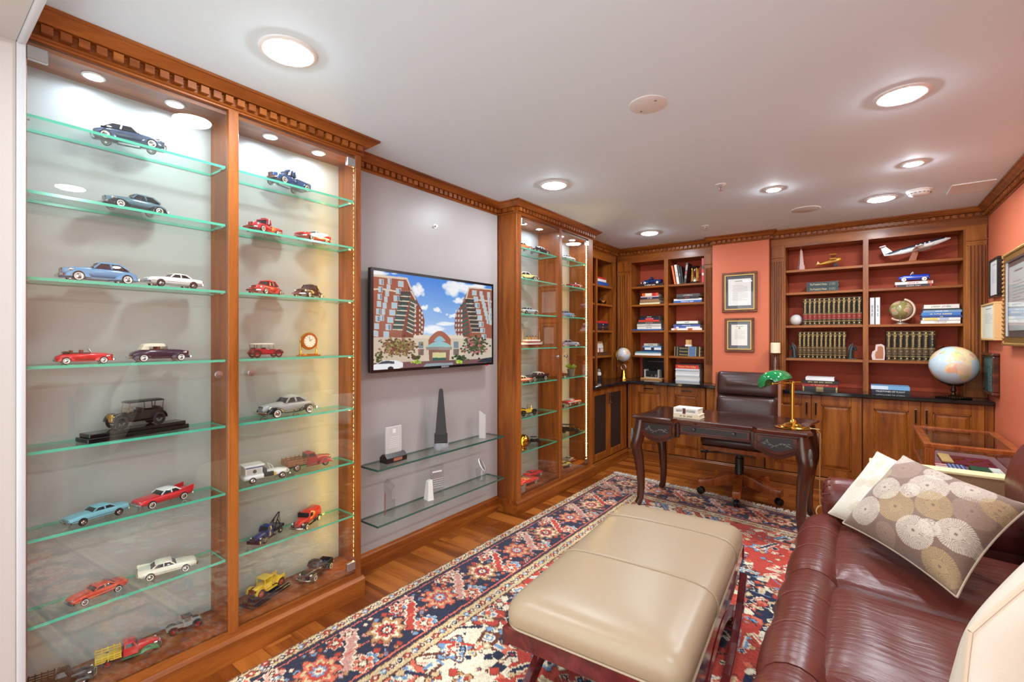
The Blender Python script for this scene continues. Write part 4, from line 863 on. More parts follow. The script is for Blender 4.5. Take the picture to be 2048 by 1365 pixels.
    for x in(655,1135): tree(x,1160,40,18,((150,190,60),(170,200,80)),24)
    poly([(150,1195),(200,1180),(260,1145),(330,1135),(430,1140),(500,1165),(500,1215),(450,1235),(150,1255)],(236,238,242)); poly([(210,1180),(265,1150),(330,1142),(400,1150),(405,1175)],(60,70,86)); im[((X-362)/34)**2+((Y-1232)/24)**2<1]=(40,40,44); poly([(1330,1165),(1400,1120),(1510,1105),(1510,1165)],(40,48,60))
    return np.clip(im,0,255)
y0,y1,z0,z1=1.674,2.793,1.183,1.798; xt=-2.27
t=thing('television','flat wall-mounted television showing two brick apartment towers','television',(xt,(y0+y1)/2,z0)); hy=(y1-y0)/2; hz=z1-z0
part(MB().box(-.03,0,-hy,hy,0,hz),'housing',pm('tv_black',(14,13,13),.2,coat=.3),t,bevel=.004)
b=.017
part(MB().box(0,.003,-hy,hy,0,b).box(0,.003,-hy,hy,hz-b,hz).box(0,.003,-hy,-hy+b,b,hz-b).box(0,.003,hy-b,hy,b,hz-b),'bezel',pm('tv_black',(14,13,13),.2),t)
nx,ny=420,236; S_,V_=np.meshgrid(np.linspace(-hy+b,hy-b,nx),np.linspace(hz-b,b,ny)); P=np.stack([np.full_like(S_,.0012),S_,V_],-1)[:,::1]
me=grid_me('screen',P,tv_image(nx,ny)); me.flip_normals(); mo('screen',me,attrm('screen_picture',.08,emit=.95),t)
text('SAMSUNG',.016,pm('logo_silver',(200,200,204),.3),t,(.0032,.04,b*.5),(0,1,0),(0,0,1),'maker_lettering')
part(MB().box(-.075,-.03,-.25,.25,.15,.45),'wall_mount',BLACKM,t); part(MB().box(.001,.004,hy-.09,hy-.06,-.006,.002),'status_light',colm((190,30,30)),t)
# ------------------------------------------------------------------ glass wall shelves with awards
WSH=[.642,.325]
for z,lb in zip(WSH,('upper glass wall shelf under the television carrying the black obelisk','lower glass wall shelf carrying three clear crystal awards')):
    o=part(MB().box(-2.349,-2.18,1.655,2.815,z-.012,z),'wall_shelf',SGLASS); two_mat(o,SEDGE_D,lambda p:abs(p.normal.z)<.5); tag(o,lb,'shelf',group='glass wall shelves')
z=WSH[0]+.0008
def wp(u,zz,x): p=at(u,700,x=x); return (x,p.y,zz)
# obelisk
t=thing('obelisk_award','tall tapering black stone obelisk with gold seal on a rough granite foot','award',wp(882,z,-2.262),PI/4)
sq=lambda h,s:[(-s,-s,h),(s,-s,h),(s,s,h),(-s,s,h)]
rk=MB(); rings=[]
for h,s in((0,.046),(.02,.05),(.045,.046)):
    r=[]
    for k in range(16):
        a=2*PI*(k+.5)/16; c,q=math.cos(a),math.sin(a); m_=s/max(abs(c),abs(q))*random.uniform(.93,1.04); r.append((c*m_,q*m_,h))
    rings.append(r)
rk.loft(rings); part(rk,'rough_foot',pm('grey_granite',(150,152,156),.6,bump=(260,1,.004)),t)
OBS=pm('black_stone',(30,25,23),.5,bump=(300,.1))
part(MB().loft([sq(.045,.043),sq(.098,.043)]),'pedestal',OBS,t,bevel=.002); part(MB().loft([sq(.098,.038),sq(.39,.014),sq(.398,.011),sq(.402,.008)]),'shaft',OBS,t,bevel=.001)
d=Vector((1,0,0)); nx_=Vector((.3,0,.035)).normalized()
def onface(zz): return .038-(zz-.098)*(.024/.292)
# face towards +x local rotated by 45deg: faces seen are local +x and -y
f=onface(.15); o=part(MB().lathe([(.008,0),(.013,0),(.013,.0008),(.008,.0008)],20,(0,0,0),'x',cap=False),'gold_seal',GOLDT,t,(f+.0006,0,.15),(0,-.082,0))
for zz,w in((.128,.034),(.122,.028),(.113,.018),(.107,.024)): part(MB().box(0,.0006,-w/2,w/2,-.0012,.0012),'gold_inscription',GOLDT,t,(onface(zz)+.0006,0,zz),(0,-.082,0))
for zz,w in((.086,.05),(.078,.044),(.07,.036),(.062,.04)): part(MB().box(.0432,.0436,-w/2,w/2,zz-.001,zz+.001),'gold_inscription',GOLDT,t)
# plaque on dark stand
t=thing('crystal_plaque','clear glass plaque standing on a dark wooden base with copper plate','award',wp(787,z,-2.268),math.radians(90))
part(MB().prism([(-.05,0),(.05,0),(.05,.03),(.0,.048),(-.05,.03)],'x',-.085,.085) if False else MB().prism([(-.035,0),(.035,0),(.035,.03),(.012,.05),(-.012,.05),(-.035,.03)],'x',-.075,.075),'base',pm('dark_stand',(38,25,21),.3),t)
part(MB().box(-.026,.038,-.0356,-.035,.008,.026),'name_plate',pm('copper_plate',(206,142,110),.3,.6),t)
pass
FRG=pm('frosted_pane',(222,216,212),.3); FRG.node_tree.nodes['Principled BSDF'].inputs['Alpha'].default_value=.5
p=part(MB().box(-.06,.06,-.006,.006,.045,.21),'pane',FRG,t,bevel=.003)
FROST=pm('frosted_etching',(224,222,220),.8)
part(MB().box(-.012,.012,-.0068,-.0064,.17,.195).box(-.007,.007,-.0072,-.0068,.175,.19),'etched_emblem',FROST,p)
for k in range(6): part(MB().box(-.04+.004*(k%3),.04-.005*(k%2),-.0068,-.0064,.085+k*.012,.087+k*.012),'etched_line',FROST,p)
t=thing('crystal_tower','slim clear crystal block award with slanted top beside the display case','award',wp(965,z,-2.26),.6)
part(MB().loft([sq(0,.024),sq(.01,.024),sq(.15,.024),[(-.024,-.024,.205),(.024,-.024,.17),(.024,.024,.165),(-.024,.024,.2)]]),'block',FRG,t,bevel=.002)
z=WSH[1]+.0008
t=thing('crystal_tower','tall pointed clear crystal award with red inner strip','award',wp(779,z,-2.26),.5)
part(MB().loft([sq(0,.026),sq(.155,.026),[(-.026,-.026,.2),(.026,-.026,.155),(.026,.026,.175),(-.026,.026,.215)]]),'block',CRYSTAL,t,bevel=.002)
part(MB().box(-.02,-.015,-.0245,-.0225,.01,.14),'red_strip',colm((170,90,80)),t)
t=thing('glass_award','clear rectangular glass award with a white wedge at its side','award',wp(868,z,-2.265),math.radians(75))
g=part(MB().loft([[(-.02,-.006,0),(.075,-.006,0),(.075,.006,0),(-.02,.006,0)],[(-.03,-.006,.21),(.07,-.006,.225),(.07,.006,.225),(-.03,.006,.21)]]),'pane',CRYSTAL,t,bevel=.002)
part(MB().loft([[(-.06,-.03,0),(-.018,-.03,0),(-.018,.03,0),(-.06,.03,0)],[(-.05,-.018,.12),(-.022,-.018,.13),(-.022,.018,.13),(-.05,.018,.12)]]),'wedge',pm('white_acrylic',(226,222,216),.35),t)
part(MB().box(-.015,.055,-.0068,-.0064,.17,.18),'etched_band',FROST,g)
for k in range(5): part(MB().box(-.02,.068,-.0068,-.0064,.07+k*.014,.072+k*.014),'etched_wave',FROST,g)
t=thing('crystal_vase','round-lipped thick crystal vase with slanted rim','award',wp(962,z,-2.26))
part(MB().lathe([(.03,0),(.032,.01),(.04,.09)],28,cap=True),'solid_foot',CRYSTAL,t,smooth=True)
tl=MB().lathe([(.05,-.004),(.053,0),(.05,.004),(.047,0),(.05,-.004)],32,(0,0,0),'x',cap=False); part(tl,'rim',pm('crystal_rim',(236,236,236),.1,spec=.8),t,(.01,0,.12),(0,-.5,.55),smooth=True)
part(MB().lathe([(.049,-.006),(.049,.006)],32,(0,0,0),'x'),'lens',CRYSTAL,t,(.01,0,.12),(0,-.5,.55))
# ------------------------------------------------------------------ books
READ=('Britannica','President','SHADOW','MILESTONES','Webster','CHRYSLER')
def glyphs(n,h,wmax,mat,parent,org,name,ws):
    """lettering too small to read in the place: a line of tiny upright strokes, word by word"""
    n=max(1,len(' '.join(ws))); step=min(h*.72,wmax/n); x=-step*n/2; m=MB()
    for w_ in ws:
        for k,ch in enumerate(w_): m.box(x,x+step*.62,-.0004,.0004,-h*.5+(h*.25 if ord(ch)%3==0 else 0),h*.5 if ord(ch)%4 else h*.2); x+=step
        x+=step
    o=part(m,name,mat,parent,org); o['kind']='stuff'; return o

ORD=['bottom','second from the bottom','third from the bottom','fourth from the bottom','fifth from the bottom','sixth from the bottom','seventh from the bottom','eighth from the bottom','ninth from the bottom','tenth from the bottom']
def book(label,w,t,d,c,loc,rot=(0,0,0),title=None,tc=(235,230,215),group=None,band=None,name='book',soft=False,cat='book'):
    r=thing(name,label,cat,loc,group=group,rot=rot); k=.0022
    part(MB().box(-w/2,w/2,0,d,0,k).box(-w/2,w/2,0,d,t-k,t).box(-w/2,w/2,0,k,k,t-k),'cover',colm(c,.45),r)
    part(MB().box(-w/2+.004,w/2-.004,k,d-.004,k,t-k),'pages',PAGES,r)
    if band:
        for a,b_,bc in band: part(MB().box(-w/2+a*w,-w/2+b_*w,-.0006,0,.0004,t-.0004),'spine_band',colm(bc,.45),r)
    if title and t>.006 and not any(k in title for k in READ): glyphs(len(title),min(t*.4,.02),w*.7,colm(tc,.5),r,(0,-.0008,t*.5),'spine_title',title.split())
    elif title and t>.006: text(title,min(t*.62,.032),colm(tc,.5),r,(0,-.0008,t*.5),(1,0,0),(0,0,1),'spine_title',fit=w*.78)
    return r
def stack(place,u,z,items,face='y',base=None,group=None):
    """items bottom to top: (u0,u1,thickness,colour,description,title,title colour,bands)"""
    zz=z+.0005; n=len(items)
    for i,it in enumerate(items):
        u0,u1,th,c,ds=it[:5]; ti=it[5] if len(it)>5 else None; tc=it[6] if len(it)>6 else (235,230,215); bd=it[7] if len(it)>7 else None
        where='on top of' if i==n-1 and n>1 else ORD[i]+' of' if i==0 else ORD[i]+' in'
        lb='%s, %s %s'%(ds,where,place)
        if face=='y':
            fy=base or 5.40; a,b=at(u0,700,y=fy),at(u1,700,y=fy); book(lb,abs(b.x-a.x),th,random.uniform(.17,.2),c,((a.x+b.x)/2,fy+random.uniform(-.006,.01),zz),title=ti,tc=tc,group=group,band=bd)
        else:
            fx=base; a,b=at(u0,700,x=fx),at(u1,700,x=fx); book(lb,abs(b.y-a.y),th,.16,c,(fx-random.uniform(0,.01),(a.y+b.y)/2,zz),(0,0,PI/2),title=ti,tc=tc,group=group,band=bd)
        zz+=th+.0006
    return zz
o12=.012
s1=[z+o12 for z in SL]; s2=[z+o12 for z in SR]
zt1=stack('corner bookcase, under the blue pickup',0,s1[0],[(1275,1326,.024,(20,18,20),'long black book lying flat','THE AMERICAN PICKUP')])
stack('pile below the blue pickup',0,s1[1],[(1279,1319,.025,(226,214,170),'cream book'),(1280,1318,.034,(150,110,76),'brown photographic book'),(1281,1318,.026,(40,36,58),'dark navy book','NEW YORK',(220,216,210)),(1281,1317,.01,(226,206,212),'thin pale pink book'),(1284,1316,.034,(214,90,50),'orange and cream book',None,None,[(.2,.62,(232,216,180)),(.62,.86,(196,34,36))])])
stack('pile with the bright red book',0,s1[2],[(1265,1325,.016,(38,84,150),'thin wide blue book'),(1274,1322,.036,(232,226,214),'thick white book','HISTORY',(150,146,140)),(1274,1322,.024,(206,200,190),'pale grey book','PHOTOGRAPHS',(120,110,104)),(1275,1322,.026,(82,72,72),'dark grey book','ARCHITECTURE',(170,160,154)),(1277,1318,.022,(222,66,44),'bright red book'),(1280,1318,.02,(26,34,72),'navy book with pink label',None,None,[(.3,.72,(220,84,90))]),(1280,1318,.024,(24,22,24),'black book','GRANDEUR',(190,186,180))])
stack('pile above the cased car',0,s1[3],[(1270,1322,.028,(236,234,230),'wide white book'),(1272,1321,.016,(80,146,160),'thin teal book'),(1285,1323,.02,(34,62,130),'blue book'),(1285,1323,.028,(40,42,66),'dark blue white-labelled book',None,None,[(.12,.46,(232,230,226)),(.62,.98,(232,230,226))]),(1285,1323,.016,(92,140,186),'thin sky-blue book','MASTERS',(230,230,226)),(1288,1315,.03,(190,186,172),'short pale grey book','LETTERS',(110,104,90))])
stack('pile beneath the hourglass',0,s1[1],[(1347,1403,.026,(42,86,156),'large blue book','CHAMPIONSHIP SEASON',(226,226,222)),(1347,1403,.02,(224,220,214),'large white book'),(1354,1396,.02,(24,20,22),'black book with red lettering','CORVETTE',(206,60,56)),(1353,1399,.032,(70,62,62),'dark grey book','PHOTOGRAPHY',(180,170,160))])
stack('pile with the blue lettered books',0,s1[2],[(1343,1404,.022,(236,226,216),'white and orange book',None,None,[(.1,.2,(222,150,110)),(.55,.7,(190,90,60))]),(1347,1400,.02,(216,220,232),'white and blue book',None,None,[(.0,.1,(84,100,170)),(.2,.48,(84,100,170))]),(1347,1400,.02,(76,92,160),'blue lettered book','FUTURES  AND  PAST',(226,228,236)),(1350,1398,.01,(40,66,60),'thin dark green book'),(1353,1396,.028,(228,226,220),'white book','SPACES',(130,126,120))])
bb=[(.0,.015,(206,176,100)),(.11,.125,(206,176,100)),(.55,.57,(206,176,100)),(.57,.83,(84,112,150)),(.83,.85,(206,176,100)),(.97,1,(206,176,100))]
zt2=stack('three-volume pile under the wooden block',0,s1[3],[(1349,1400,.036,(26,24,24),'black and blue encyclopedia volume','Britannica            ',(206,176,100),bb)]*3)
mg=[(1351,1399,random.uniform(.013,.02),random.choice([(228,226,222),(206,208,212),(190,206,220),(236,230,220)]),'%s magazine'%ds) for ds in('white','pale','creased white','light','glossy white','thin pale','plain white','bluish white')]
stack('magazine pile with the red dictionary',0,CZ,mg+[(1351,1397,.042,(206,50,40),'thick red dictionary',"Webster's New College",(240,206,120)),(1354,1400,.014,(34,24,24),'thin black book')],base=5.41)
# leaning and upright books by the hourglass
fy=5.41
def upright(label,u,z,h,th,d,c,lean=0,title=None,tc=(235,230,215),band=None,y=5.41,group=None,name='book'):
    p=at(u,700,y=y); return book(label,h,th,d,c,(p.x,y,z+h/2*math.cos(lean)+(.0 if lean<=0 else th*math.sin(lean))+.001),(0,PI/2+lean,0),title=title,tc=tc,group=group,band=band,name=name)
upright('orange book leaning beside the white one, by the hourglass',1345.5,s1[0],.22,.018,.16,(222,106,50),-.17)
upright('white book leaning between the orange and black books',1351,s1[0],.225,.028,.16,(214,208,196),-.15,'NEW YORK',(120,114,106))
upright('black book with white spine edge, leaning by the white book',1358,s1[0],.215,.016,.16,(30,28,30),-.14,'RIVERS',(210,206,200))
upright('plain black book leaning beside the white-edged black book',1362.5,s1[0],.2,.012,.16,(22,20,22),-.135)
upright('black book with red band leaning towards the hourglass',1370,s1[0],.235,.022,.16,(26,24,26),.11,None,None,[(.4,.55,(150,50,50)),(.1,.35,(150,146,142)),(.6,.75,(130,126,122))])
upright('red upright book pressed against the bookcase stile',1403.5,s1[0],.27,.022,.16,(200,40,44),0,None,None,[(.28,.45,(60,40,30)),(.6,.7,(230,200,190))])
p=at(1390,700,y=5.45); t=thing('hourglass','brass-columned hourglass with black wooden ends on the corner bookcase','hourglass',(p.x,5.45,s1[0]+.0005))
for z0_ in(0,.175): part(MB().lathe([(.052,z0_),(.055,z0_+.006),(.048,z0_+.018),(.04,z0_+.02)],6),'end_plate',pm('ebony',(24,16,14),.25),t)
for k in range(4): a=PI/4+PI/2*k; part(MB().lathe([(.005,.02),(.008,.03),(.006,.05),(.006,.145),(.008,.165),(.005,.175)],10,(.036*math.cos(a),.036*math.sin(a),0)),'column',BRASS,t,smooth=True)
part(MB().lathe([(.02,.021),(.024,.05),(.016,.085),(.005,.098),(.016,.11),(.024,.145),(.02,.174)],20),'glass_bulb',CRYSTAL,t,smooth=True); part(MB().lathe([(.019,.0215),(.02,.035),(0,.06)],16),'sand',PAPER,t)
put_p=at(1304,700,y=5.46)
t=vehicle('model_truck','deep blue model pickup standing on a black book in the corner bookcase',.25,(put_p.x,5.47,zt1+.0005),PI,'model vehicles on the bookcases'); forties(t,.25,c=(26,50,104),kind='pickup')
p=at(1378,700,y=5.45); t=thing('wooden_block','small tan wooden block on a white box atop encyclopedias','block',(p.x,5.44,zt2+.0005)); part(MB().box(-.035,.035,-.02,.02,0,.02),'white_box',PAPER,t,bevel=.002); part(MB().box(-.03,.02,-.015,.015,.0205,.075).box(.021,.033,-.015,.015,.0205,.075),'block',wood('pine',(170,120,70),(196,146,90),(214,168,112),'z'),t,bevel=.002)
# antique model in case with black picture behind
p=at(1305,700,y=5.43); t=thing('cased_model_car','silver-framed case with black antique car on a pale wood base','model car',(p.x,5.45,CZ+.0005)); PINE=wood('pale_base',(176,118,62),(200,142,82),(216,162,100),'x')
part(MB().box(-.13,.13,-.07,.07,0,.014),'base',PINE,t,bevel=.002)
part(MB().box(-.09,-.072,-.05,.05,.0145,.115).box(.072,.09,-.05,.05,.0145,.115).box(-.072,.072,-.05,.05,.0145,.028),'frame',pm('stone_grey',(172,164,154),.5),t)
part(MB().box(-.0715,.0715,-.045,-.03,.04,.1).box(-.05,.05,-.04,.0,.03,.06),'car_body',DARK,t,bevel=.004)
for x in(-.045,0,.05): part(MB().lathe([(.014,0),(.014,.004),(.006,.006),(0,.007)],14,(x,-.053,.05),'y'),'wheel',CHROME,t,smooth=True)
p=at(1311,700,y=5.6); t=thing('picture_frame','dark framed picture leaning behind the cased model car','picture',(p.x,5.6,CZ+.0008)); part(MB().box(-.16,.16,0,.012,0,.25),'panel',pm('black_picture',(24,26,28),.3),t,bevel=.002); part(MB().box(-.1,.12,-.001,0,.2,.204),'silver_line',STEEL,t)
# ------------------------------------------------------------------ encyclopedia
VW,VH,VD=.037,.275,.2; sh={}
def volume(label,x,z,num,red,w=.036,h=.262,y=5.405,yearly=None,group=None):
    r=thing('encyclopedia_volume',label,'book',(x,y,z+.0005),group=group); key=round(w,4)
    if key not in sh:
        m=MB(); n=7; rings=[]
        for zz in(0,h): rings.append([(w*(k/n-.5),-.006*math.sin(PI*k/n),zz) for k in range(n+1)]+[(w/2,.19,zz),(w/2-.002,.19,zz),(w/2-.002,.004,zz),(-w/2+.002,.004,zz),(-w/2+.002,.19,zz),(-w/2,.19,zz)])
        m.loft(rings); cov=m.mesh('cover',True,angle=35); pg=MB().box(-w/2+.0022,w/2-.0022,.006,.186,.003,h-.004).mesh('pages')
        def bands(zs): 
            mm=MB()
            for a,b_ in zs: mm.loft([[(w*(k/n-.5)*.99,-.006*math.sin(PI*k/n)-.0006,zz) for k in range(n+1)]+[(w*.48,.001,zz),(-w*.48,.001,zz)] for zz in(h*a,h*b_)])
            return mm
        gold=bands([(.13,.138),(.155,.16),(.21,.215),(.4,.408),(.43,.436),(.87,.878),(.895,.9),(.02,.025),(.975,.98)])
        for zc in(.075,.935): gold.add([(-w*.2,-.0066,h*zc),(0,-.0068,h*(zc-.022)),(w*.2,-.0066,h*zc),(0,-.0068,h*(zc+.022))],[(0,1,2,3)])
        sh[key]=(cov,pg,gold.mesh('gold'),bands([(.22,.395)]).mesh('band'))
    cov,pg,gd,bd=sh[key]
    mo('cover',cov,pm('encyclopedia_black',(24,22,20),.35),r); mo('pages',pg,PAGES,r); mo('gold_tooling',gd,GOLDT,r)
    b2=bd if red==0 else bd.copy(); mo('label_band',b2,pm('label_red',(130,34,32),.45) if red==0 else pm('label_umber',(74,56,36),.45),r)
    if yearly: 
        for k,ch in enumerate(yearly): text(ch,.024,GOLDT,r,(0,-.0072,h*(.82-.095*k)),(1,0,0),(0,0,1),'year_digit')
    else: text('Britannica',.026,GOLDT,r,(0,-.0072,h*.655),(0,0,-1),(1,0,0),'spine_title',fit=h*.4)
    text(str(num),.014,GOLDT,r,(0,-.0074,h*.31),(1,0,0),(0,0,1),'volume_number')
NW='zero one two three four five six seven eight nine ten eleven twelve thirteen fourteen fifteen sixteen seventeen eighteen nineteen twenty twenty-one twenty-two twenty-three twenty-four twenty-five twenty-six twenty-seven twenty-eight twenty-nine thirty thirty-one'.split()
def row(u0,u1,n,z,first,red,y=5.405,grp=None,year=None):
    a,b=at(u0,700,y=y).x,at(u1,700,y=y).x; w=(b-a)/n
    for k in range(n):
        num=first+k; last=(year and k==n-1)
        volume('black encyclopedia volume with %s label band, numbered %s in gold'%('red' if red==0 else 'brown',NW[num]) if not last else 'black yearbook volume lettered 2013 down its spine',a+w*(k+.5),z,num,red,w=round(w*.97,4),y=y,yearly='2013' if last else None,group='encyclopedia volumes')
row(1606,1724,12,s2[2],1,0); row(1596,1693,11,s2[3],13,1); row(1772,1871,9 if False else 8,s2[3],24,1,year=True)
# books and things on the right-hand bookcase
for i in(0,1): p=at(1613,700,y=5.41); q=at(1677,700,y=5.41); book("dark green slipcased book, %s of a pair above the encyclopedias"%('lower' if i==0 else 'upper'),q.x-p.x,.046,.22,(20,44,48),((p.x+q.x)/2,5.41,s2[1]+.0005+i*.047),title="The President's House     | 1 | 2 |",tc=(206,190,140),group='pair of slipcased books')
zt3=stack('pair beneath the blue toy car',0,s2[1],[(1791,1864,.024,(40,34,36),'black and red book','MOTORING STYLE',(190,180,176),[(0,.04,(180,40,40)),(.94,1,(180,40,40))]),(1790,1866,.024,(226,220,214),'white and red book','MUSTANG 5.0',(190,50,44),[(.86,.97,(190,120,90))])],base=5.42)
stack('pile beside the small antique globe',0,s2[2],[(1842,1921,.028,(236,232,222),'white lettered book','CHRYSLER',(130,110,104)),(1845,1921,.022,(226,222,214),'white and gold book',None,None,[(.04,.42,(214,190,110)),(.45,.7,(170,180,200))]),(1844,1924,.018,(44,66,126),'navy book','CARS',(206,190,120)),(1843,1922,.026,(56,116,186),'blue lettered book','HOT WHEELS     CLASSICS',(236,206,120)),(1846,1924,.02,(120,150,180),'grey-blue book','AVIATION YEARS',(226,226,226)),(1848,1922,.012,(30,28,32),'thin black book'),(1848,1919,.034,(222,216,206),'cream patterned book','DESIGN DETAIL',(150,146,140))],base=5.41)
stack('worktop pile under the horse bookends',0,CZ,[(1604,1676,.026,(40,34,28),'black and gold book','',None,[(.02,.06,(190,160,90)),(.4,.6,(150,130,80)),(.94,.98,(190,160,90))]),(1604,1676,.028,(176,44,38),'red book','THE AUTOMOBILE AGE',(226,170,140)),(1605,1677,.028,(32,28,26),'black book','GREAT CARS        GREAT MARQUES',(190,170,110)),(1611,1668,.03,(232,230,228),'white book')],base=5.30)
stack('blue pair on the worktop beside the large globe',0,CZ,[(1743,1820,.03,(26,30,40),'black book with white lettering','MILESTONES OF FLIGHT',(226,226,226)),(1742,1820,.032,(116,164,206),'sky-blue book',None,None,[(.0,.45,(206,220,232))])],base=5.30)
for u,c,lb in((1740,(206,206,204),'white upright book against the bookcase divider'),(1751,(222,222,220),'pale grey upright book with patterned spine next to the white one')): upright(lb,u,s2[2],.245,.032,.18,c,0,'VINTAGE ADS',(120,120,124))
# side-wall bookcase
for lb,u0,u1,z,items in(('pile on the top shelf of the side-wall bookcase',1196,1214,s1[0],[(1196,1217,.05,(40,80,160),'blue book'),(1196,1213,.03,(226,222,216),'white book'),(1196,1213,.02,(190,40,36),'red book')]),
    ('pile under the red antique car, side-wall bookcase',1196,1221,s1[2],[(1196,1217,.026,(30,28,30),'black book','STREETS',(206,60,50)),(1196,1216,.026,(70,44,40),'brown book','LIVES',(170,140,130)),(1196,1217,.034,(34,36,56),'navy book','MEN',(200,200,200)),(1196,1217,.024,(206,34,38),'bright red book')]),
    ('small pile, side-wall bookcase',1195,1216,s1[3],[(1196,1217,.04,(90,58,36),'brown book'),(1196,1208,.045,(226,222,218),'white book',None,None,[(.3,.5,(190,60,50))]),(1196,1207,.03,(220,220,222),'small white book'),(1196,1207,.025,(210,200,180),'small cream book'),(1196,1206,.022,(160,110,70),'small tan book')])): stack(lb,0,z,items,'x',-2.45)
p=at(1203,700,x=-2.5); t=vehicle('model_car','red and black antique model car in the side-wall bookcase',.19,(-2.52,p.y,s1[1]+.0005),-.6,'model vehicles on the bookcases'); antique(t,.19,c=(150,24,30),top=paint((24,20,20)),kind='roadster')
p=at(1197.5,700,x=-2.46); t=thing('salt_shaker_figure','small stacked white and dark figurine on the worktop corner','figurine',(-2.46,p.y,CZ+.0005)); part(MB().lathe([(.03,0),(.03,.025),(.024,.035),(.024,.05)],14),'dark_base',DARK,t,smooth=True); part(MB().lathe([(.026,.0505),(.03,.07),(.022,.09)],14),'body',PAPER,t,smooth=True); part(MB().lathe([(.02,.0905),(.022,.105),(.012,.125),(0,.13)],14),'cap',pm('grey_cap',(120,120,124),.4),t,smooth=True)
# ------------------------------------------------------------------ globes
CONT=[([(-17,15),(-10,30),(0,36),(11,37),(20,32),(32,31),(36,22),(43,12),(51,11),(42,-2),(40,-15),(35,-24),(27,-34),(18,-34),(12,-18),(13,-6),(9,4),(-5,5),(-14,9)],(232,196,150)),
 ([(-10,36),(-9,44),(2,50),(8,57),(12,65),(25,71),(40,68),(70,73),(105,77),(140,73),(180,68),(170,60),(142,55),(135,44),(122,38),(122,28),(108,18),(104,2),(100,14),(90,22),(80,8),(72,20),(60,25),(52,14),(44,13),(35,30),(27,37),(14,38),(3,42)],(226,206,160)),
 ([(-80,8),(-70,12),(-50,2),(-35,-7),(-40,-22),(-55,-34),(-66,-45),(-70,-54),(-74,-45),(-71,-20),(-81,-5)],(236,180,160)),
 ([(-165,62),(-150,70),(-120,70),(-85,70),(-60,56),(-66,45),(-80,32),(-82,26),(-96,28),(-97,18),(-84,10),(-92,14),(-110,24),(-122,37),(-126,50),(-150,60)],(224,190,150)),
 ([(114,-22),(130,-12),(142,-11),(153,-26),(148,-38),(135,-34),(116,-34)],(232,190,130)),([(44,-13),(50,-16),(47,-25),(44,-20)],(236,170,170)),([(-55,62),(-22,70),(-25,82),(-60,80)],(236,236,230))]
def globe(label,loc,R,ocean,land_k,lon0,tilt,axis_dir,mats,stand,nu=144,nv=72,ring=False):
    t=thing('globe',label,'globe',loc)
    lat,lon=np.meshgrid(np.linspace(-90,90,nv),np.linspace(-180,180,nu,endpoint=False),indexing='ij'); im=np.zeros((nv,nu,3)); im[:]=ocean
    rg=np.random.default_rng(5)
    for pl,c in CONT:
        m=inpoly(lon,lat,pl); im[m]=np.array(c)*land_k
        for _ in range(7):
            k=rg.integers(len(pl)); cx,cy=np.mean(pl,0)*.5+np.array(pl[k])*.5; mm=m&((lon-cx)**2+(lat-cy)**2<rg.uniform(50,160)); im[mm]=np.array([(226,170,130),(236,210,140),(214,190,160),(226,160,150),(190,200,150)][rg.integers(5)])*land_k
    im[np.abs(lat)<.9]=np.array(ocean)*.7
    la,lo=np.radians(lat),np.radians(lon+lon0); P=np.stack([R*np.cos(la)*np.cos(lo),R*np.cos(la)*np.sin(lo),R*np.sin(la)],-1)
    hgt=stand; o=mo('sphere',grid_me('sphere',P,im,True),mats[0],t,(0,0,hgt),tilt); return t,o
GLM=attrm('globe_print',.22,coat=.3)
p=at(1907,731,y=5.19); R=.153; gx,gy,gz=p.x,5.19,p.z
t,o=globe('large pale blue world globe on a dark cast stand, on the worktop',(gx,gy,CZ+.0005),R,(190,206,216),1.0,-105,(.42,-.3,0),0,[GLM],gz-CZ)
if True:
    c=gz-CZ; arc=[(0,(R+.012)*math.cos(a),c+(R+.012)*math.sin(a)) for a in[math.radians(k) for k in range(-115,80,13)]]
    part(MB().tube(arc,[(.004,.008)]*len(arc),8),'meridian_arm',BRONZE,t,(0,0,0),(0,0,.9)); part(MB().lathe([(.05,.012),(.03,.02),(.014,.035),(.012,.05),(.02,.06),(.01,c-R-.012)],20),'stem',BRONZE,t,smooth=True)
    part(MB().lathe([(.11,0),(.115,.006),(.09,.014),(.04,.018)],4),'foot',BRONZE,t); m=MB()
    for k in range(9): m.sphere((-.06+k*.015,-.066,.014),.006,8,5)
    part(m,'cast_scrolls',BRONZE,t,smooth=True)
p=at(1801,700,y=5.46); zc=at(1798,620,y=5.46).z
t,o=globe('small antique olive globe with pale half ring on the bookcase',(p.x,5.46,s2[2]+.0005),.082,(140,130,78),.85,-60,(.3,.3,0),0,[GLM],zc-s2[2]-.0005)
c=zc-s2[2]; arc=[(.096*math.cos(a),0,c+.096*math.sin(a)) for a in[math.radians(k) for k in range(-130,75,12)]]
part(MB().tube(arc,[(.004,.009)]*len(arc),8),'half_ring',pm('pale_ring',(222,196,170),.3,.3),t,smooth=True); part(MB().lathe([(.055,0),(.055,.006),(.03,.014),(.01,.022),(.008,.05),(.012,.056),(.006,.07)],20),'stand',STEEL,t,smooth=True)
p=at(1247,700,y=5.2); zc=at(1247,710,y=5.2).z
t,o=globe('small silvery globe on a tall brass bell-shaped stand, on the worktop corner',(p.x,5.2,CZ+.0005),.082,(190,194,200),.92,-30,(.3,-.2,0),0,[GLM],zc-CZ)
c=zc-CZ; arc=[(.094*math.cos(a),0,c+.094*math.sin(a)) for a in[math.radians(k) for k in range(100,285,12)]]
part(MB().tube(arc,[(.003,.006)]*len(arc),8),'meridian_arm',BRASS,t,smooth=True); part(MB().lathe([(.05,0),(.05,.01),(.03,.04),(.02,.1),(.012,.115)],20),'bell_foot',BRASS,t,smooth=True)
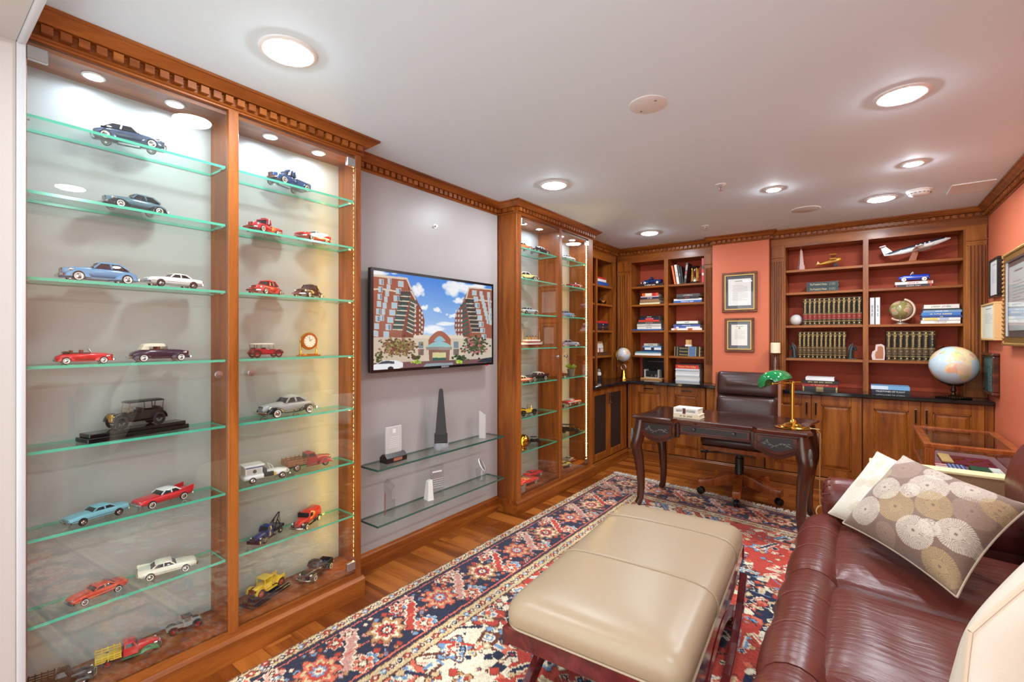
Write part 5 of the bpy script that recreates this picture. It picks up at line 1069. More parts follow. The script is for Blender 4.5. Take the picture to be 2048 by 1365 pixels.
rr=[(.03*math.cos(a),0,.145+.03*math.sin(a)) for a in[2*PI*k/20 for k in range(20)]]; part(MB().loft([[Vector(q)+Vector((q[0]/.03*.005*math.cos(b),.005*math.sin(b),(q[2]-.145)/.03*.005*math.cos(b))) for b in[2*PI*j/8 for j in range(8)]] for q in rr],close=True),'ring',STEEL,t,smooth=True)
# white ball, obelisk, planes, toy car, bookends, agate, candle
p=at(1592.5,700,y=5.47); o=part(MB().sphere((0,0,.055),.055,24,16),'signed_ball',pm('white_ball',(214,210,204),.5),loc=(p.x,5.47,s2[2]+.0005),smooth=True,angle=80); tag(o,'white signed ball beside the first encyclopedia volume','ball')
p=at(1602,700,y=5.5); t=thing('crystal_obelisk','slim pink-white crystal obelisk beside the yellow biplane','ornament',(p.x,5.5,s2[0]+.0005),.5); PK=pm('pink_crystal',(226,190,180),.15,spec=.7)
part(MB().loft([sq(0,.024),sq(.05,.024),sq(.055,.02)]),'foot',PK,t); part(MB().loft([sq(.055,.019),sq(.2,.009),sq(.225,.001)]),'shaft',PK,t)
p=at(1660,700,y=5.5); t=thing('toy_biplane','yellow toy biplane on a clear glass block','model aircraft',(p.x,5.5,s2[0]+.0005)); YEL=paint((230,168,40))
part(MB().box(-.12,.12,-.035,.035,0,.018),'glass_base',CRYSTAL,t,bevel=.003)
t2=MB(); part(hull([(-.5,.2,.23,.015),(-.3,.18,.25,.04),(0,.15,.3,.065),(.3,.16,.31,.065),(.42,.18,.3,.05),(.45,.2,.27,.03)],.22,2.4),'fuselage',YEL,t,(0,0,.02),(0,-.18,0),smooth=True,angle=60)
for zz,n_ in((.085,'lower_wing'),(.125,'upper_wing')): part(MB().box(.0,.055,-.1,.1,zz,zz+.005),n_,YEL,t,bevel=.002)
part(MB().box(-.11,-.075,-.035,.035,.05,.054).prism([(-.11,.05),(-.075,.05),(-.1,.085)],'y',-.002,.002),'tail',YEL,t); m=MB()
for x in(.006,.05):
    for y in(-.07,.07): m.rbar((x,y,.085),(x,y,.128),.003,.003)
part(m,'wing_struts',BLACKM,t)
for s in(-1,1): part(MB().lathe([(.016,-.004),(.016,.004)],14,(.045,s*.03,.035),'y'),'wheel',RUBBER,t); 
part(MB().tube([(.045,-.03,.035),(.04,0,.065),(.045,.03,.035)],.002,6),'undercarriage',BLACKM,t); part(MB().box(.112,.115,-.03,.03,.098,.104),'propeller',BLACKM,t)
p=at(1826,700,y=5.44); t=thing('model_airliner','blue and white turboprop aircraft model climbing on a wooden stand','model aircraft',(p.x,5.46,s2[0]+.0005)); WHT=paint((236,232,226)); NAV=paint((34,52,72)); a=math.radians(15)
part(MB().loft([rrect(-.07,.06,.05,0,.02),rrect(-.06,.05,.045,.012,.02)]),'stand_base',CHAIRW,t); part(MB().loft([[(-.03,-.012,.012),(.02,-.012,.012),(.02,.012,.012),(-.03,.012,.012)],[(.0,-.008,.1),(.04,-.008,.1),(.04,.008,.1),(.0,.008,.1)]]),'stand_post',CHAIRW,t)
pl=part(hull([(-.5,.06,.09,.01),(-.4,.03,.1,.03),(-.2,-.01,.1,.055),(.1,-.02,.1,.06),(.3,-.01,.1,.055),(.42,.01,.085,.04),(.5,.03,.05,.01)],.46,2.5),'fuselage',WHT,t,(.03,0,.108),(0,-a,0),smooth=True,angle=60)
part(hull([(-.49,.062,.092,.011),(-.4,.04,.102,.0305),(-.2,.035,.1025,.0555),(.1,.04,.1025,.0605),(.3,.045,.1025,.0555),(.42,.05,.088,.0405)],.46,2.5),'upper_livery',NAV,pl,smooth=True,angle=60)
m=MB()
for k in range(4): m.cbox((.0+k*.03,-.0282,.035),(.012,.002,.011))
part(m,'cabin_windows',pm('pale_window',(214,222,226),.1),pl)
part(MB().loft([[(-.02,-.17,.012),(.03,-.17,.012),(.03,-.17,.016),(-.02,-.17,.016)],[(-.04,0,.0),(.06,0,.0),(.06,0,.008),(-.04,0,.008)],[(-.02,.17,.012),(.03,.17,.012),(.03,.17,.016),(-.02,.17,.016)]]),'main_wing',WHT,pl)
part(MB().prism([(-.23,.04),(-.16,.04),(-.2,.11),(-.235,.11)],'y',-.003,.003),'tail_fin',WHT,pl); part(MB().box(-.245,-.2,-.07,.07,.107,.112),'tailplane',WHT,pl)
for s in(-1,1): part(MB().lathe([(.004,-.05),(.016,-.03),(.016,.04),(.006,.055)],12,(.05,s*.1,.005),'x'),'engine',WHT,pl,smooth=True)
p=at(1827,700,y=5.48); t=thing('toy_pedal_car','bright blue toy pedal car on two books','model car',(p.x,5.48,zt3+.0005),PI); L=.215; PB=paint((30,70,190))
part(hull([(-.5,.12,.25,.15),(-.45,.09,.3,.19),(.0,.08,.29,.2),(.35,.09,.27,.19),(.48,.11,.22,.16),(.5,.14,.2,.13)],L,3.5),'body',PB,t,smooth=True,angle=60); part(MB().box(-.2*L,.1*L,-.13*L,.13*L,.25*L,.296*L),'cockpit',DARK,t)
wheels(t,L,(-.32,.32),.19,.095,.05,'ww'); part(MB().prism([(.1*L,.28*L),(.12*L,.28*L),(.05*L,.4*L),(.03*L,.4*L)],'y',-.14*L,.14*L),'windscreen',PAPER,t); part(MB().lathe([(.05*L,-.004),(.06*L,0),(.05*L,.004)],14,(.02*L,0,.36*L),'x',cap=False),'steering_wheel',PAPER,t); part(MB().box(-.45*L,.45*L,-.203*L,.203*L,.17*L,.182*L),'side_trim',CHROME,t); bumper(t,L,.52,.18,.12); bumper(t,L,-.52,.18,.12)
PEW=pm('dark_pewter',(70,80,80),.4,.6)
def horse(u,s,lb):
    p=at(u,700,y=5.43); t=thing('horse_bookend',lb,'bookend',(p.x,5.44,s2[3]+.0005),0)
    part(MB().box(-.037,.037,-.035,.035,0,.01),'foot',PEW,t,bevel=.003)
    part(MB().tube([(-s*.014,0,.01),(-s*.013,0,.06),(-s*.008,0,.1),(s*.002,0,.125),(s*.014,0,.118),(s*.026,0,.092),(s*.03,0,.08)],[(.022,.022),(.02,.021),(.017,.02),(.016,.019),(.014,.017),(.011,.012),(.008,.008)],12),'neck_and_head',PEW,t,smooth=True,angle=70)
    m=MB(); m.prism([(-s*.036,.02),(-s*.032,.06),(-s*.03,.11),(-s*.012,.142),(s*.0,.14),(-s*.006,.1),(-s*.01,.05)],'y',-.006,.006); part(m,'mane',PEW,t)
    for q in(-1,1): part(MB().tube([(s*.004,q*.01,.135),(s*.0,q*.013,.158)],[.006,.001],6),'ear',PEW,t)
horse(1585.5,-1,'dark metal horse head bookend at the start of the lower encyclopedia row'); horse(1704.5,1,'dark metal horse head bookend at the end of the lower encyclopedia row')
p=at(1757,700,y=5.44); t=thing('agate_bookend','polished amber agate slice with white rind, by the encyclopedias','ornament',(p.x,5.44,s2[3]+.0005)); ag=[(-.045,0),(.042,0),(.046,.06),(.042,.13),(.02,.145),(-.02,.14),(-.025,.09),(-.045,.075),(-.052,.04)]
part(MB().prism(ag,'y',-.02,.03),'rind',pm('agate_rind',(216,196,186),.5,bump=(120,.6)),t); part(MB().prism([(x*.62+.006,z*.8+.012) for x,z in ag],'y',-.022,-.02),'amber_core',pm('agate_amber',(164,92,44),.15),t)
p=at(1551,800,y=5.2); t=thing('candle_holder','tall glass hurricane candle holder with a cream pillar candle','candle holder',(p.x,5.2,CZ+.0005)); zc=at(1551,707,y=5.2).z-CZ
part(MB().lathe([(.05,0),(.055,.01),(.03,.03),(.02,.05),(.045,.1),(.05,.15),(.035,.21),(.04,.24),(.03,zc-.03),(.05,zc-.008),(.06,zc-.001)],28),'glass_column',glassm('smoked_crystal',(.82,.76,.74),1.8,.03),t,smooth=True); part(MB().lathe([(.068,zc-.001),(.068,zc+.003)],28),'tray',CRYSTAL,t)
part(MB().lathe([(.043,zc+.0035),(.043,zc+.096),(.036,zc+.102),(0,zc+.094)],26),'candle',pm('cream_wax',(232,216,180),.5),t,smooth=True); part(MB().tube([(0,0,zc+.09),(.001,0,zc+.108)],.0015,6),'wick',DARK,t)
# ------------------------------------------------------------------ rug
RW,RL=2.75,3.95
def rug_image(nx,ny):
    s,t=np.meshgrid(np.linspace(0,RW,nx),np.linspace(0,RL,ny)); im=np.zeros((ny,nx,3)); rg=np.random.default_rng(11)
    NAVY,RED,CORAL,IVO,SKY,TAN,PINK,BRN,GLD=[(34,38,62),(184,62,48),(212,104,80),(228,212,184),(112,146,178),(186,136,90),(204,146,134),(100,52,38),(206,180,134)]
    dx=rg.normal(0,.002,s.shape); S=s+np.sin(t*60)*.0015+dx; T=t+np.sin(s*60)*.0015
    e=np.minimum(np.minimum(S,RW-S),np.minimum(T,RL-T))
    ds=.0055
    def win(cx,cy,R):
        i0,i1=max(0,int((cy-R)/RL*(ny-1))),min(ny,int((cy+R)/RL*(ny-1))+2); j0,j1=max(0,int((cx-R)/RW*(nx-1))),min(nx,int((cx+R)/RW*(nx-1))+2); return slice(i0,i1),slice(j0,j1)
    def rosette(cx,cy,R,cols,n=8,ph=0,sq=1.0):
        w=win(cx,cy,R*1.2)
        if im[w].size==0: return
        X,Y=S[w]-cx,(T[w]-cy)*sq; r=np.hypot(X,Y); th=np.arctan2(Y,X)+ph; ed=R*(.84+.16*np.cos(n*th)); q=r/ed; v=im[w]
        for k,(lim,c) in enumerate(cols): v[q<lim]=c
        pet=(q<.72)&(q>.36)&(np.cos(n*th)<-.72); v[pet]=cols[-1][1]
    def blob(cx,cy,R,c,c2=None,n=4):
        w=win(cx,cy,R*1.3); X,Y=S[w]-cx,T[w]-cy; v=im[w]
        if v.size==0: return
        q=(np.abs(X)+np.abs(Y))/R; v[q<1+.005/R]=BRN if sum(c)>230 else IVO; v[q<1]=c
        if c2 is not None: v[q<.45]=c2
    def line(x0,y0,x1,y1,wd,c,saw=0,per=.035,edge=None):
        L=math.hypot(x1-x0,y1-y0); w=win((x0+x1)/2,(y0+y1)/2,L/2+wd*3); X,Y=S[w]-x0,T[w]-y0; v=im[w]
        if v.size==0: return
        ux,uy=(x1-x0)/L,(y1-y0)/L; a=X*ux+Y*uy; b=np.abs(-X*uy+Y*ux); ww=wd*(1-saw*np.abs(((a/per)%1)*2-1)); m=(a>0)&(a<L)
        if edge is not None: v[m&(b<ww+.009)]=edge
        v[m&(b<ww)]=c
    # field: ivory corners, stepped red medallion, navy star
    im[:]=IVO
    cx,cy=RW/2,RL/2; step=.05
    X=np.round((S-cx)/step)*step; Y=np.round((T-cy)/step)*step
    m=np.abs(X)/.98+np.abs(Y)/1.55; 
    for lim,c in((1.13,NAVY),(1.105,CORAL),(1.08,IVO),(1.055,RED)): im[m<lim]=c
    for lim,c in((.66,IVO),(.64,NAVY),(.43,CORAL),(.41,IVO),(.39,RED),(.2,NAVY),(.13,IVO),(.09,CORAL)): im[m<lim]=c
    for sx in(-1,1):
        for sy in(-1,1):
            for k in range(5):
                px,py=cx+sx*(.12+.15*k),cy+sy*(1.12-.22*k); rosette(px,py,.07,[(1,BRN),(.92,CORAL if k%2 else SKY),(.6,IVO),(.35,RED)],6,.3)
                line(px,py,px+sx*.08,py+sy*.16,.014,NAVY,.6,edge=IVO)
            for k in range(4):
                px,py=cx+sx*(.14+.1*k),cy+sy*(.56-.13*k); rosette(px,py,.055,[(1,IVO),(.85,NAVY),(.5,CORAL)],5,.8); 
            # spandrel scrolls on ivory
            bx,by=cx+sx*(RW/2-.55),cy+sy*(RL/2-.57)
            for dx_,dy_,R,c in((0,0,.12,RED),(-.16*sx,.02*sy,.07,SKY),(.02*sx,-.26*sy,.1,CORAL),(-.34*sx,.02*sy,.09,RED),(-.04*sx,-.5*sy,.09,SKY),(0,-.78*sy,.1,RED),(-.14*sx,-.18*sy,.05,BRN),(-.58*sx,.02*sy,.08,CORAL),(-.2*sx,-.4*sy,.05,TAN),(-.12*sx,-.66*sy,.06,BRN),(0,-1.05*sy,.09,CORAL)):
                rosette(bx+dx_,by+dy_,R,[(1.05,BRN),(.93,c),(.55,IVO),(.4,SKY if c!=SKY else RED),(.2,IVO)],5 if R>.08 else 4,.4*sx)
            for k in range(9):
                y0=by-sy*.12*k; line(bx+sx*.06,y0,bx-sx*(.1-.06*(k%2)),y0-sy*.1,.012,(BRN,RED,NAVY)[k%3],.5,edge=None)
            for k in range(5):
                x0=bx-sx*.14*k; line(x0,by+sy*.08,x0-sx*.09,by-sy*.06,.016,(RED,SKY,CORAL)[k%3],.5,edge=BRN)
    # small filler motifs in the field
    for _ in range(2100):
        px,py=rg.uniform(.45,RW-.45),rg.uniform(.45,RL-.45); i,j=int(py/RL*(ny-1)),int(px/RW*(nx-1)); bgc=im[i,j]
        c=[NAVY,IVO,SKY,CORAL,BRN,GLD,RED][rg.integers(7)]
        if np.abs(np.array(c)-bgc).sum()<90: continue
        if rg.random()<.34: a=[0,PI/2,PI/4,3*PI/4][rg.integers(4)]; l=rg.uniform(.03,.11); line(px,py,px+l*math.cos(a),py+l*math.sin(a),rg.uniform(.004,.012),c,.5,.02,edge=IVO if rg.random()<.45 and abs(bgc[2]-184)>20 else None)
        else: blob(px,py,rg.uniform(.01,.026),c,[IVO,RED,SKY][rg.integers(3)] if rg.random()<.6 else None)
    # borders
    for lim,c in((.505,BRN),(.497,GLD),(.425,BRN),(.417,NAVY),(.068,BRN),(.062,GLD),(.012,BRN)): im[e<lim]=c
    inb=(e<.405)&(e>.395); im[inb]=CORAL; im[(e<.092)&(e>.086)]=CORAL
    def side(q,w):   # position q along, w across (0 outer) for the four sides
        return
    for k,(Ls,f) in enumerate(((RL,lambda a,w:(w,a)),(RL,lambda a,w:(RW-w,a)),(RW,lambda a,w:(a,w)),(RW,lambda a,w:(a,RL-w)))):
        # guard stripes
        n=int(Ls/.042)
        for i in range(n):
            a=(i+.5)*Ls/n; c=[RED,NAVY,BRN,SKY][i%4]
            for wc in(.037,.461):
                p=f(a,wc)
                blob(p[0],p[1],.018,c,IVO); p=f(a+.021,wc); blob(p[0],p[1],.01,BRN if i%2 else RED)
        per=.335; n=max(1,int(round((Ls-.5)/per)))
        for _ in range(int(Ls*190)):
            a,w=rg.uniform(.1,Ls-.1),rg.uniform(.11,.38); p=f(a,w); c=[CORAL,IVO,SKY,PINK,TAN,RED,SKY][rg.integers(7)]; blob(p[0],p[1],rg.uniform(.008,.019),c,[RED,IVO,NAVY][rg.integers(3)] if rg.random()<.5 else None)
        for i in range(n+1):
            a=.25+i*(Ls-.5)/n; p=f(a,.245); A=[(1.05,BRN),(.98,CORAL if i%2 else TAN),(.74,IVO if i%2==0 else GLD),(.55,RED),(.36,SKY if i%2 else NAVY),(.24,IVO),(.12,RED)]
            rosette(p[0],p[1],.1,A,8,.2)
            for da,w,R,c in((.14,.13,.05,PINK),(-.15,.35,.055,CORAL),(.16,.35,.045,SKY),(-.13,.14,.045,RED)):
                q=f(a+da,w); rosette(q[0],q[1],R,[(1,IVO),(.88,c),(.5,BRN),(.3,IVO)],6,.5)
            p0,p1=f(a+.13,.16),f(a+.27,.33); line(p0[0],p0[1],p1[0],p1[1],.026,RED if i%2 else PINK,.55,.045,edge=IVO)
            p0,p1=f(a+.1,.245),f(a+.3,.245); line(p0[0],p0[1],p1[0],p1[1],.004,CORAL)
    im*=rg.uniform(.86,1.08,(ny,nx,1)); im*= (1+.06*np.sin(t*9.0+np.sin(s*3)))[...,None]
    return np.clip(im,0,255)
nx,ny=520,740
img=rug_image(nx,ny)
a_,b_=np.meshgrid(np.linspace(0,1,nx),np.linspace(0,1,ny)); c00,c10,c01,c11=[np.array(v) for v in((-2.03,4.455),(.73,4.13),(-2.045,.5),(.71,.2))]
XY=(1-a_)[...,None]*((1-b_)[...,None]*c00+b_[...,None]*c01)+a_[...,None]*((1-b_)[...,None]*c10+b_[...,None]*c11)
Zr=.0085+RNG.normal(0,.0006,a_.shape); Zr[0,:]=Zr[-1,:]=.001; Zr[:,0]=Zr[:,-1]=.001
P=np.concatenate([XY,Zr[...,None]],-1)
t=thing('persian_rug','large red, navy and ivory Persian rug with flowered border and fringe','rug',(0,0,0))
me=grid_me('pile',P,img); me.flip_normals(); mo('pile',me,attrm('rug_wool',.95,sheen=.2,spec=.15),t)
m=MB()
for k in range(420):
    q=k/419; p=c00*(1-q)+c10*q; l=random.uniform(.05,.085); dx_=random.uniform(-.015,.015); w=.0042
    m.add([(p[0]-w,p[1]-.004,.007),(p[0]+w,p[1]-.004,.007),(p[0]+dx_+w*.6,p[1]+l,.002),(p[0]+dx_-w*.6,p[1]+l,.002)],[(0,1,2,3)])
o=part(m,'fringe',pm('fringe_wool',(232,226,214),.9),t); o['kind']='stuff'
GZ=.0115
# ------------------------------------------------------------------ ottoman bench
t=thing('ottoman_bench','long tan leather ottoman with stitched seams on a dark red curved wood frame','ottoman',(-.75,1.945,GZ),math.radians(3.5)); OW,OLn=.315,.605
CHY=wood('dark_cherry',(56,16,18),(84,26,28),(112,40,38),axis='y',rough=.15,coat=.7)
z0,z1=.35,.475
def orr(ins,z,r): return rrect(-OW+ins,OW-ins,OLn-ins,z,max(.01,r),5)
def oprof(ins):  return None
PR=[(.004,z0,.05),(.0,z0+.008,.055),(-.004,z0+.03,.06),(-.003,z0+.052,.062),(.004,z0+.07,.065),(.016,z0+.085,.066),(.036,z0+.097,.064),(.066,z0+.105,.06),(.11,z0+.11,.055),(.19,z0+.113,.04),(.27,z0+.114,.02)]
part(MB().loft([orr(*[a for a in(p[0],p[1],p[2])]) for p in PR]),'cushion',LEA_TAN,t,smooth=True,angle=80)
part(MB().tube([(x,y,z0+.002) for x,y,_ in rrect(-OW-.002,OW+.002,OLn+.002,0,.07,6)]+[(OW+.002,OLn-.07,z0+.002)],.004,6),'piping',LEA_TAN,t,smooth=True)
for yy in(-.14,.335):
    pts=[(-OW+p[0]-.001,yy,p[1]+.0015) for p in PR]+[(OW-p[0]+.001,yy,p[1]+.0015) for p in reversed(PR)]
    o=part(MB().tube(pts,.0055,8),'seam_welt',LEA_TAN,t,smooth=True)
part(MB().loft([rrect(-OW+.0,OW-.0,OLn,.285,.02,3),rrect(-OW,OW,OLn,.348,.02,3)]),'frame_rail',CHY,t,bevel=.004)
for sx in(-1,1):
    for sy in(-1,1):
        part(MB().box(-.012,.012,-.012,.012,-.03,.03),'corner_block',CHY,t,(sx*(OW-.008),sy*(OLn-.012),.31))
for sx in(-1,1):
    part(MB().box(*sorted((sx*(OW-.045),sx*(OW-.008))),-.52,.52,.215,.284),'side_beam',CHY,t,bevel=.004)
    for up in(0,1):
        x=sx*(OW-.02 if up else OW+.014); sec=[]
        for k in range(17):
            q=-1+2*k/16; z=(.03+.2*(1-q*q)) if up else (.235-.2*(1-q*q)); tv=Vector((0,.5,(-.4*q if up else .4*q))).normalized(); nn=Vector((0,-tv.z,tv.y)); h=.026
            sec.append([Vector((x+i_*.015,q*.5,z))+nn*h*j_ for i_,j_ in((-1,-1),(1,-1),(1,1),(-1,1))])
        part(MB().loft(sec),'curved_leg',CHY,t,bevel=.003)
for yy in(-.26,.26): part(MB().tube([(-OW+.03,yy,.14),(OW-.03,yy,.14)],.014,8),'stretcher',CHY,t,smooth=True)
for yy in(-.47,.47): part(MB().box(-OW+.03,OW-.03,yy-.02,yy+.02,.0,.024),'foot_rail',CHY,t,bevel=.004)
# ------------------------------------------------------------------ writing desk
t=thing('writing_desk','antique dark mahogany writing desk with carved drawers and curved legs','desk',(-.882,3.95,GZ)); TZ=.748
out=[(-.63,-.30),(-.60,-.335),(-.50,-.325),(-.40,-.338),(-.30,-.325),(-.265,-.285),(.265,-.285),(.30,-.325),(.40,-.338),(.50,-.325),(.60,-.335),(.63,-.30),(.612,-.22),(.59,-.1),(.585,0),(.59,.1),(.612,.22),(.63,.30),(.60,.33),(.4,.318),(0,.31),(-.4,.318),(-.60,.33),(-.63,.30),(-.612,.22),(-.59,.1),(-.585,0),(-.59,-.1),(-.612,-.22)]
sc=lambda k:[(x*k,y*k) for x,y in out]
top=MB().loft([[(x,y,z) for x,y in sc(k)] for k,z in((.955,TZ-.034),(.965,TZ-.026),(.99,TZ-.02),(1.0,TZ-.012),(.995,TZ-.003),(.985,TZ))]); part(top,'top',DESKW,t,smooth=True,angle=35)
part(MB().prism(sc(.9),'z',TZ,TZ+.0008),'leather_inset',pm('desk_leather',(52,26,20),.2,coat=.3),t)
zt=TZ-.034
def scallop(x0,x1,za,zb,n=12): return [(x0+(x1-x0)*k/n,za-(za-zb)*(math.sin(PI*k/n)**1.3)) for k in range(n+1)]
for x0,x1 in((-.56,-.275),(.275,.56)):
    pl=scallop(x0,x1,.6,.545)+[(x1,zt),(x0,zt)]
    d=part(MB().prism(pl,'y',-.30,-.02),'drawer_block',DESKW,t,bevel=.004)
    ins=[(x0+.02+(x1-x0-.04)*k/12,.617-.042*(math.sin(PI*k/12)**1.3)) for k in range(13)]+[(x1-.02,zt-.014),(x0+.02,zt-.014)]
    fr=MB(); 
    fr.loft([[(x,-.307,z) for x,z in ins],[(x,-.30,z) for x,z in ins]]); part(fr,'drawer_moulding',DESKW,d,bevel=.003)
    cx=(x0+x1)/2; pn=[(cx+(x-cx)*.78,zt-.02+(z-zt+.014)*.74-.004) for x,z in ins]
    part(MB().prism(pn,'y',-.3082,-.307),'dark_panel',pm('desk_dark_panel',(36,28,24),.4),d)
    lf=MB()
    for i in range(11):
        a=i*.9; px=cx-.085+.017*i; pz=.645+.016*math.sin(i*1.3)
        lf.add([(px,-.3092,pz),(px+.012*math.cos(a)-.004*math.sin(a),-.3105,pz+.012*math.sin(a)+.004*math.cos(a)),(px+.024*math.cos(a),-.3092,pz+.024*math.sin(a)),(px+.012*math.cos(a)+.004*math.sin(a),-.3105,pz+.012*math.sin(a)-.004*math.cos(a))],[(0,1,2,3)])
    lf.tube([(cx-.09+.018*k,-.3095,.645+.012*math.sin(k*1.1)) for k in range(11)],.002,5); o=part(lf,'carved_leaves',pm('carving_pewter',(104,104,96),.45,.3),d)
part(MB().box(-.275,.275,-.26,-.02,.625,zt),'centre_apron',DESKW,t,bevel=.003)
d=part(MB().box(-.245,.245,-.268,-.26,.64,zt-.012),'centre_drawer',DESKW,t,bevel=.003); part(MB().box(-.225,.225,-.2695,-.268,.652,zt-.022),'dark_panel',pm('desk_dark_panel',(36,28,24),.4),d)
for x in(-.14,.14): part(MB().lathe([(.005,0),(.005,-.012),(.013,-.016),(.012,-.024),(0,-.026)],14,(x,-.2695,.677),'y'),'knob',pm('pewter_knob',(70,66,62),.35,.6),d,smooth=True)
for x in(-.262,.262): part(MB().box(x-.013,x+.013,-.275,-.255,.6,zt),'apron_bracket',DESKZ,t,bevel=.004)
for s in(-1,1): part(MB().prism([(-.29,.62),(-.2,.6),(0,.615),(.2,.6),(.29,.62),(.29,zt),(-.29,zt)],'x',s*.545,s*.565),'side_apron',DESKW,t)
part(MB().box(-.56,.56,.27,.29,.6,zt),'back_apron',DESKW,t)
for sx in(-1,1):
    for sy in(-1,1):
        q=[(.56,.268,zt),(.566,.274,.64),(.576,.284,.57),(.59,.296,.5),(.572,.28,.4),(.56,.27,.28),(.556,.268,.16),(.562,.274,.07),(.574,.284,.035),(.582,.292,.024)]
        rr=[.038,.047,.051,.048,.04,.034,.03,.027,.029,.025]
        lg=part(MB().tube([(sx*x,sy*y,z) for x,y,z in q],rr,10),'leg',DESKZ,t,smooth=True,angle=70)
        kn=MB(); kn.sphere((sx*.612,sy*.318,.6),(.014,.014,.045),10,7); kn.sphere((sx*.618,sy*.324,.555),(.01,.01,.03),8,6)
        part(kn,'knee_carving',pm('carving_pewter',(104,104,96),.45,.3),lg,smooth=True)
DZ=GZ+TZ+.0008
# two books on the desk
p=at(1376,828,z=.79); 
book('lower of two paperbacks on the desk, pale cream',.2,.03,.14,(226,210,176),(p.x,p.y-.05,DZ+.0006),(0,0,-.03),title='ON MY HONOR',tc=(120,110,96),group='paperbacks on the desk')
book('upper paperback on the desk, white with large SHADOW lettering',.19,.045,.13,(232,226,214),(p.x-.006,p.y-.045,DZ+.0316),(0,0,-.05),title='SHADOW    BOB WOODWARD',tc=(60,50,44),group='paperbacks on the desk',band=[(.38,.5,(110,40,44))])
# banker's lamp
p=at(1585,856,z=DZ); t=thing('bankers_lamp','brass desk lamp with green glass shade','lamp',(p.x,p.y+.01,DZ+.0005))
part(MB().lathe([(.112,0),(.114,.004),(.095,.008),(.09,.014),(.06,.018),(.05,.026),(.026,.034),(.02,.05),(.014,.056)],36),'base',BRASS,t,smooth=True)
hC=at(1578,765,y=p.y+.01).z-DZ; part(MB().lathe([(.0125,.056),(.0125,hC-.01),(.016,hC-.008),(.016,hC),(.006,hC+.006),(.004,hC+.012)],16),'column',BRASS,t,smooth=True)
ctr=Vector((-.105,-.005,hC-.006))
for s in(-1,1): part(MB().tube([(0,0,hC-.004),(-.02,s*.09,hC),(-.06,s*.125,hC+.0),(-.105,s*.128,hC-.006)],.0045,8).sphere((-.105,s*.13,hC-.006),.009,10,7),'yoke_arm',BRASS,t,smooth=True)
part(MB().tube([(.0,0,hC+.003),(.05,.0,hC+.005)],.004,8),'finial',BRASS,t,smooth=True)
sh_=MB(); rings=[]
for k in range(13):
    q=-1+2*k/12; r=.098*math.sqrt(max(.12,1-abs(q)**5*.88)); rings.append([(q*.118,r*math.cos(a),r*.88*math.sin(a)) for a in[math.radians(-4+188*j/16) for j in range(17)]]+[(q*.118,r*.95*math.cos(a),r*.84*math.sin(a)) for a in[math.radians(184-188*j/16) for j in range(17)]])
GREEN=pm('green_glass',(6,120,62),.12,coat=.8); sh_.loft(rings); part(sh_,'shade',GREEN,t,tuple(ctr),(math.radians(-24),0,math.radians(80)),smooth=True,angle=60)
part(MB().tube([(-.06,-.03,hC-.02),(-.06,-.032,hC-.15)],.0012,5).sphere((-.06,-.032,hC-.155),.005,8,6),'pull_chain',BRASS,t)
ex=Vector((-.247,p.y-.05,DZ)); l=Vector((p.x,p.y+.01,DZ))
cord=[(.1,.0,.006),(.16,-.01,.005),(ex.x-l.x+.005,-.03,.004),(ex.x-l.x+.025,-.02,-.02),(ex.x-l.x+.022,-.0,-.12),(ex.x-l.x+.018,.02,-.4),(ex.x-l.x+.02,.03,-.52)]
part(MB().tube(cord,.0028,6),'power_cord',pm('gold_cord',(206,180,120),.4,.3),t,smooth=True)
coil=[(ex.x-l.x+.02+.022*math.cos(a)*(1 if a<7 else .7),.03+.012*math.sin(a*1.3),-.53-.012*a*.8+.02*math.sin(a)) for a in[k*.45 for k in range(26)]]; part(MB().tube(coil,.0045,6),'coiled_cord',pm('gold_cord',(206,180,120),.4,.3),t,smooth=True)
# ------------------------------------------------------------------ desk chair
t=thing('desk_chair','swivel desk chair with brown leather cushions and wooden star base','chair',(-.85,4.44,GZ))
BLK=pm('chair_black',(20,20,21),.4)
for k in range(5):
    a=math.radians(90+36+72*k)+.12; c,s=math.cos(a),math.sin(a); sec=[]
    for r,zz,h,w in((.03,.155,.045,.03),(.12,.14,.044,.031),(.2,.115,.036,.033),(.27,.1,.03,.034),(.34,.102,.028,.031)): sec.append([(c*r-s*w*i,s*r+c*w*i,zz+h*j) for i,j in((-1,-1),(1,-1),(1,1),(-1,1))])
    sp=part(MB().loft(sec),'base_spoke',CHAIRW,t,bevel=.006,seg=2,smooth=True)
    ca=part(MB().lathe([(.024,-.022),(.03,-.02),(.03,-.006),(.012,-.004),(.012,.004),(.03,.006),(.03,.02),(.024,.022)],14,(0,0,0),'y'),'caster',BLK,sp,(c*.315,s*.315,.03),(0,0,a*1.7),smooth=True)
    part(MB().tube([(c*.315,s*.315,.04),(c*.315,s*.315,.075)],.008,8),'caster_stem',BLK,sp)
part(MB().lathe([(.05,.1),(.055,.13),(.04,.19),(.036,.2),(.036,.33),(.028,.335),(.028,.4)],18),'column',BLK,t,smooth=True)
part(MB().box(-.13,.13,-.14,.14,.38,.405).box(-.2,-.05,.0,.02,.385,.4),'tilt_mechanism',BLK,t,bevel=.004); part(MB().tube([(-.08,-.05,.375),(-.22,-.07,.365),(-.24,-.07,.365)],.006,8).tube([(-.24,-.07,.365),(-.3,-.075,.362)],.012,8),'lever',BLK,t,smooth=True)
def cush(w,d,h,r=.035): return MB().loft([rrect(-w/2+i,w/2-i,d/2-i,z,r,4) for i,z in((.012,0),(.0,.02),(0,h*.6),(.006,h*.8),(.016,h*.92),(.034,h*1.0),(.06,h*1.05),(.09,h*1.075),(min(w,d)*.42,h*1.09))])
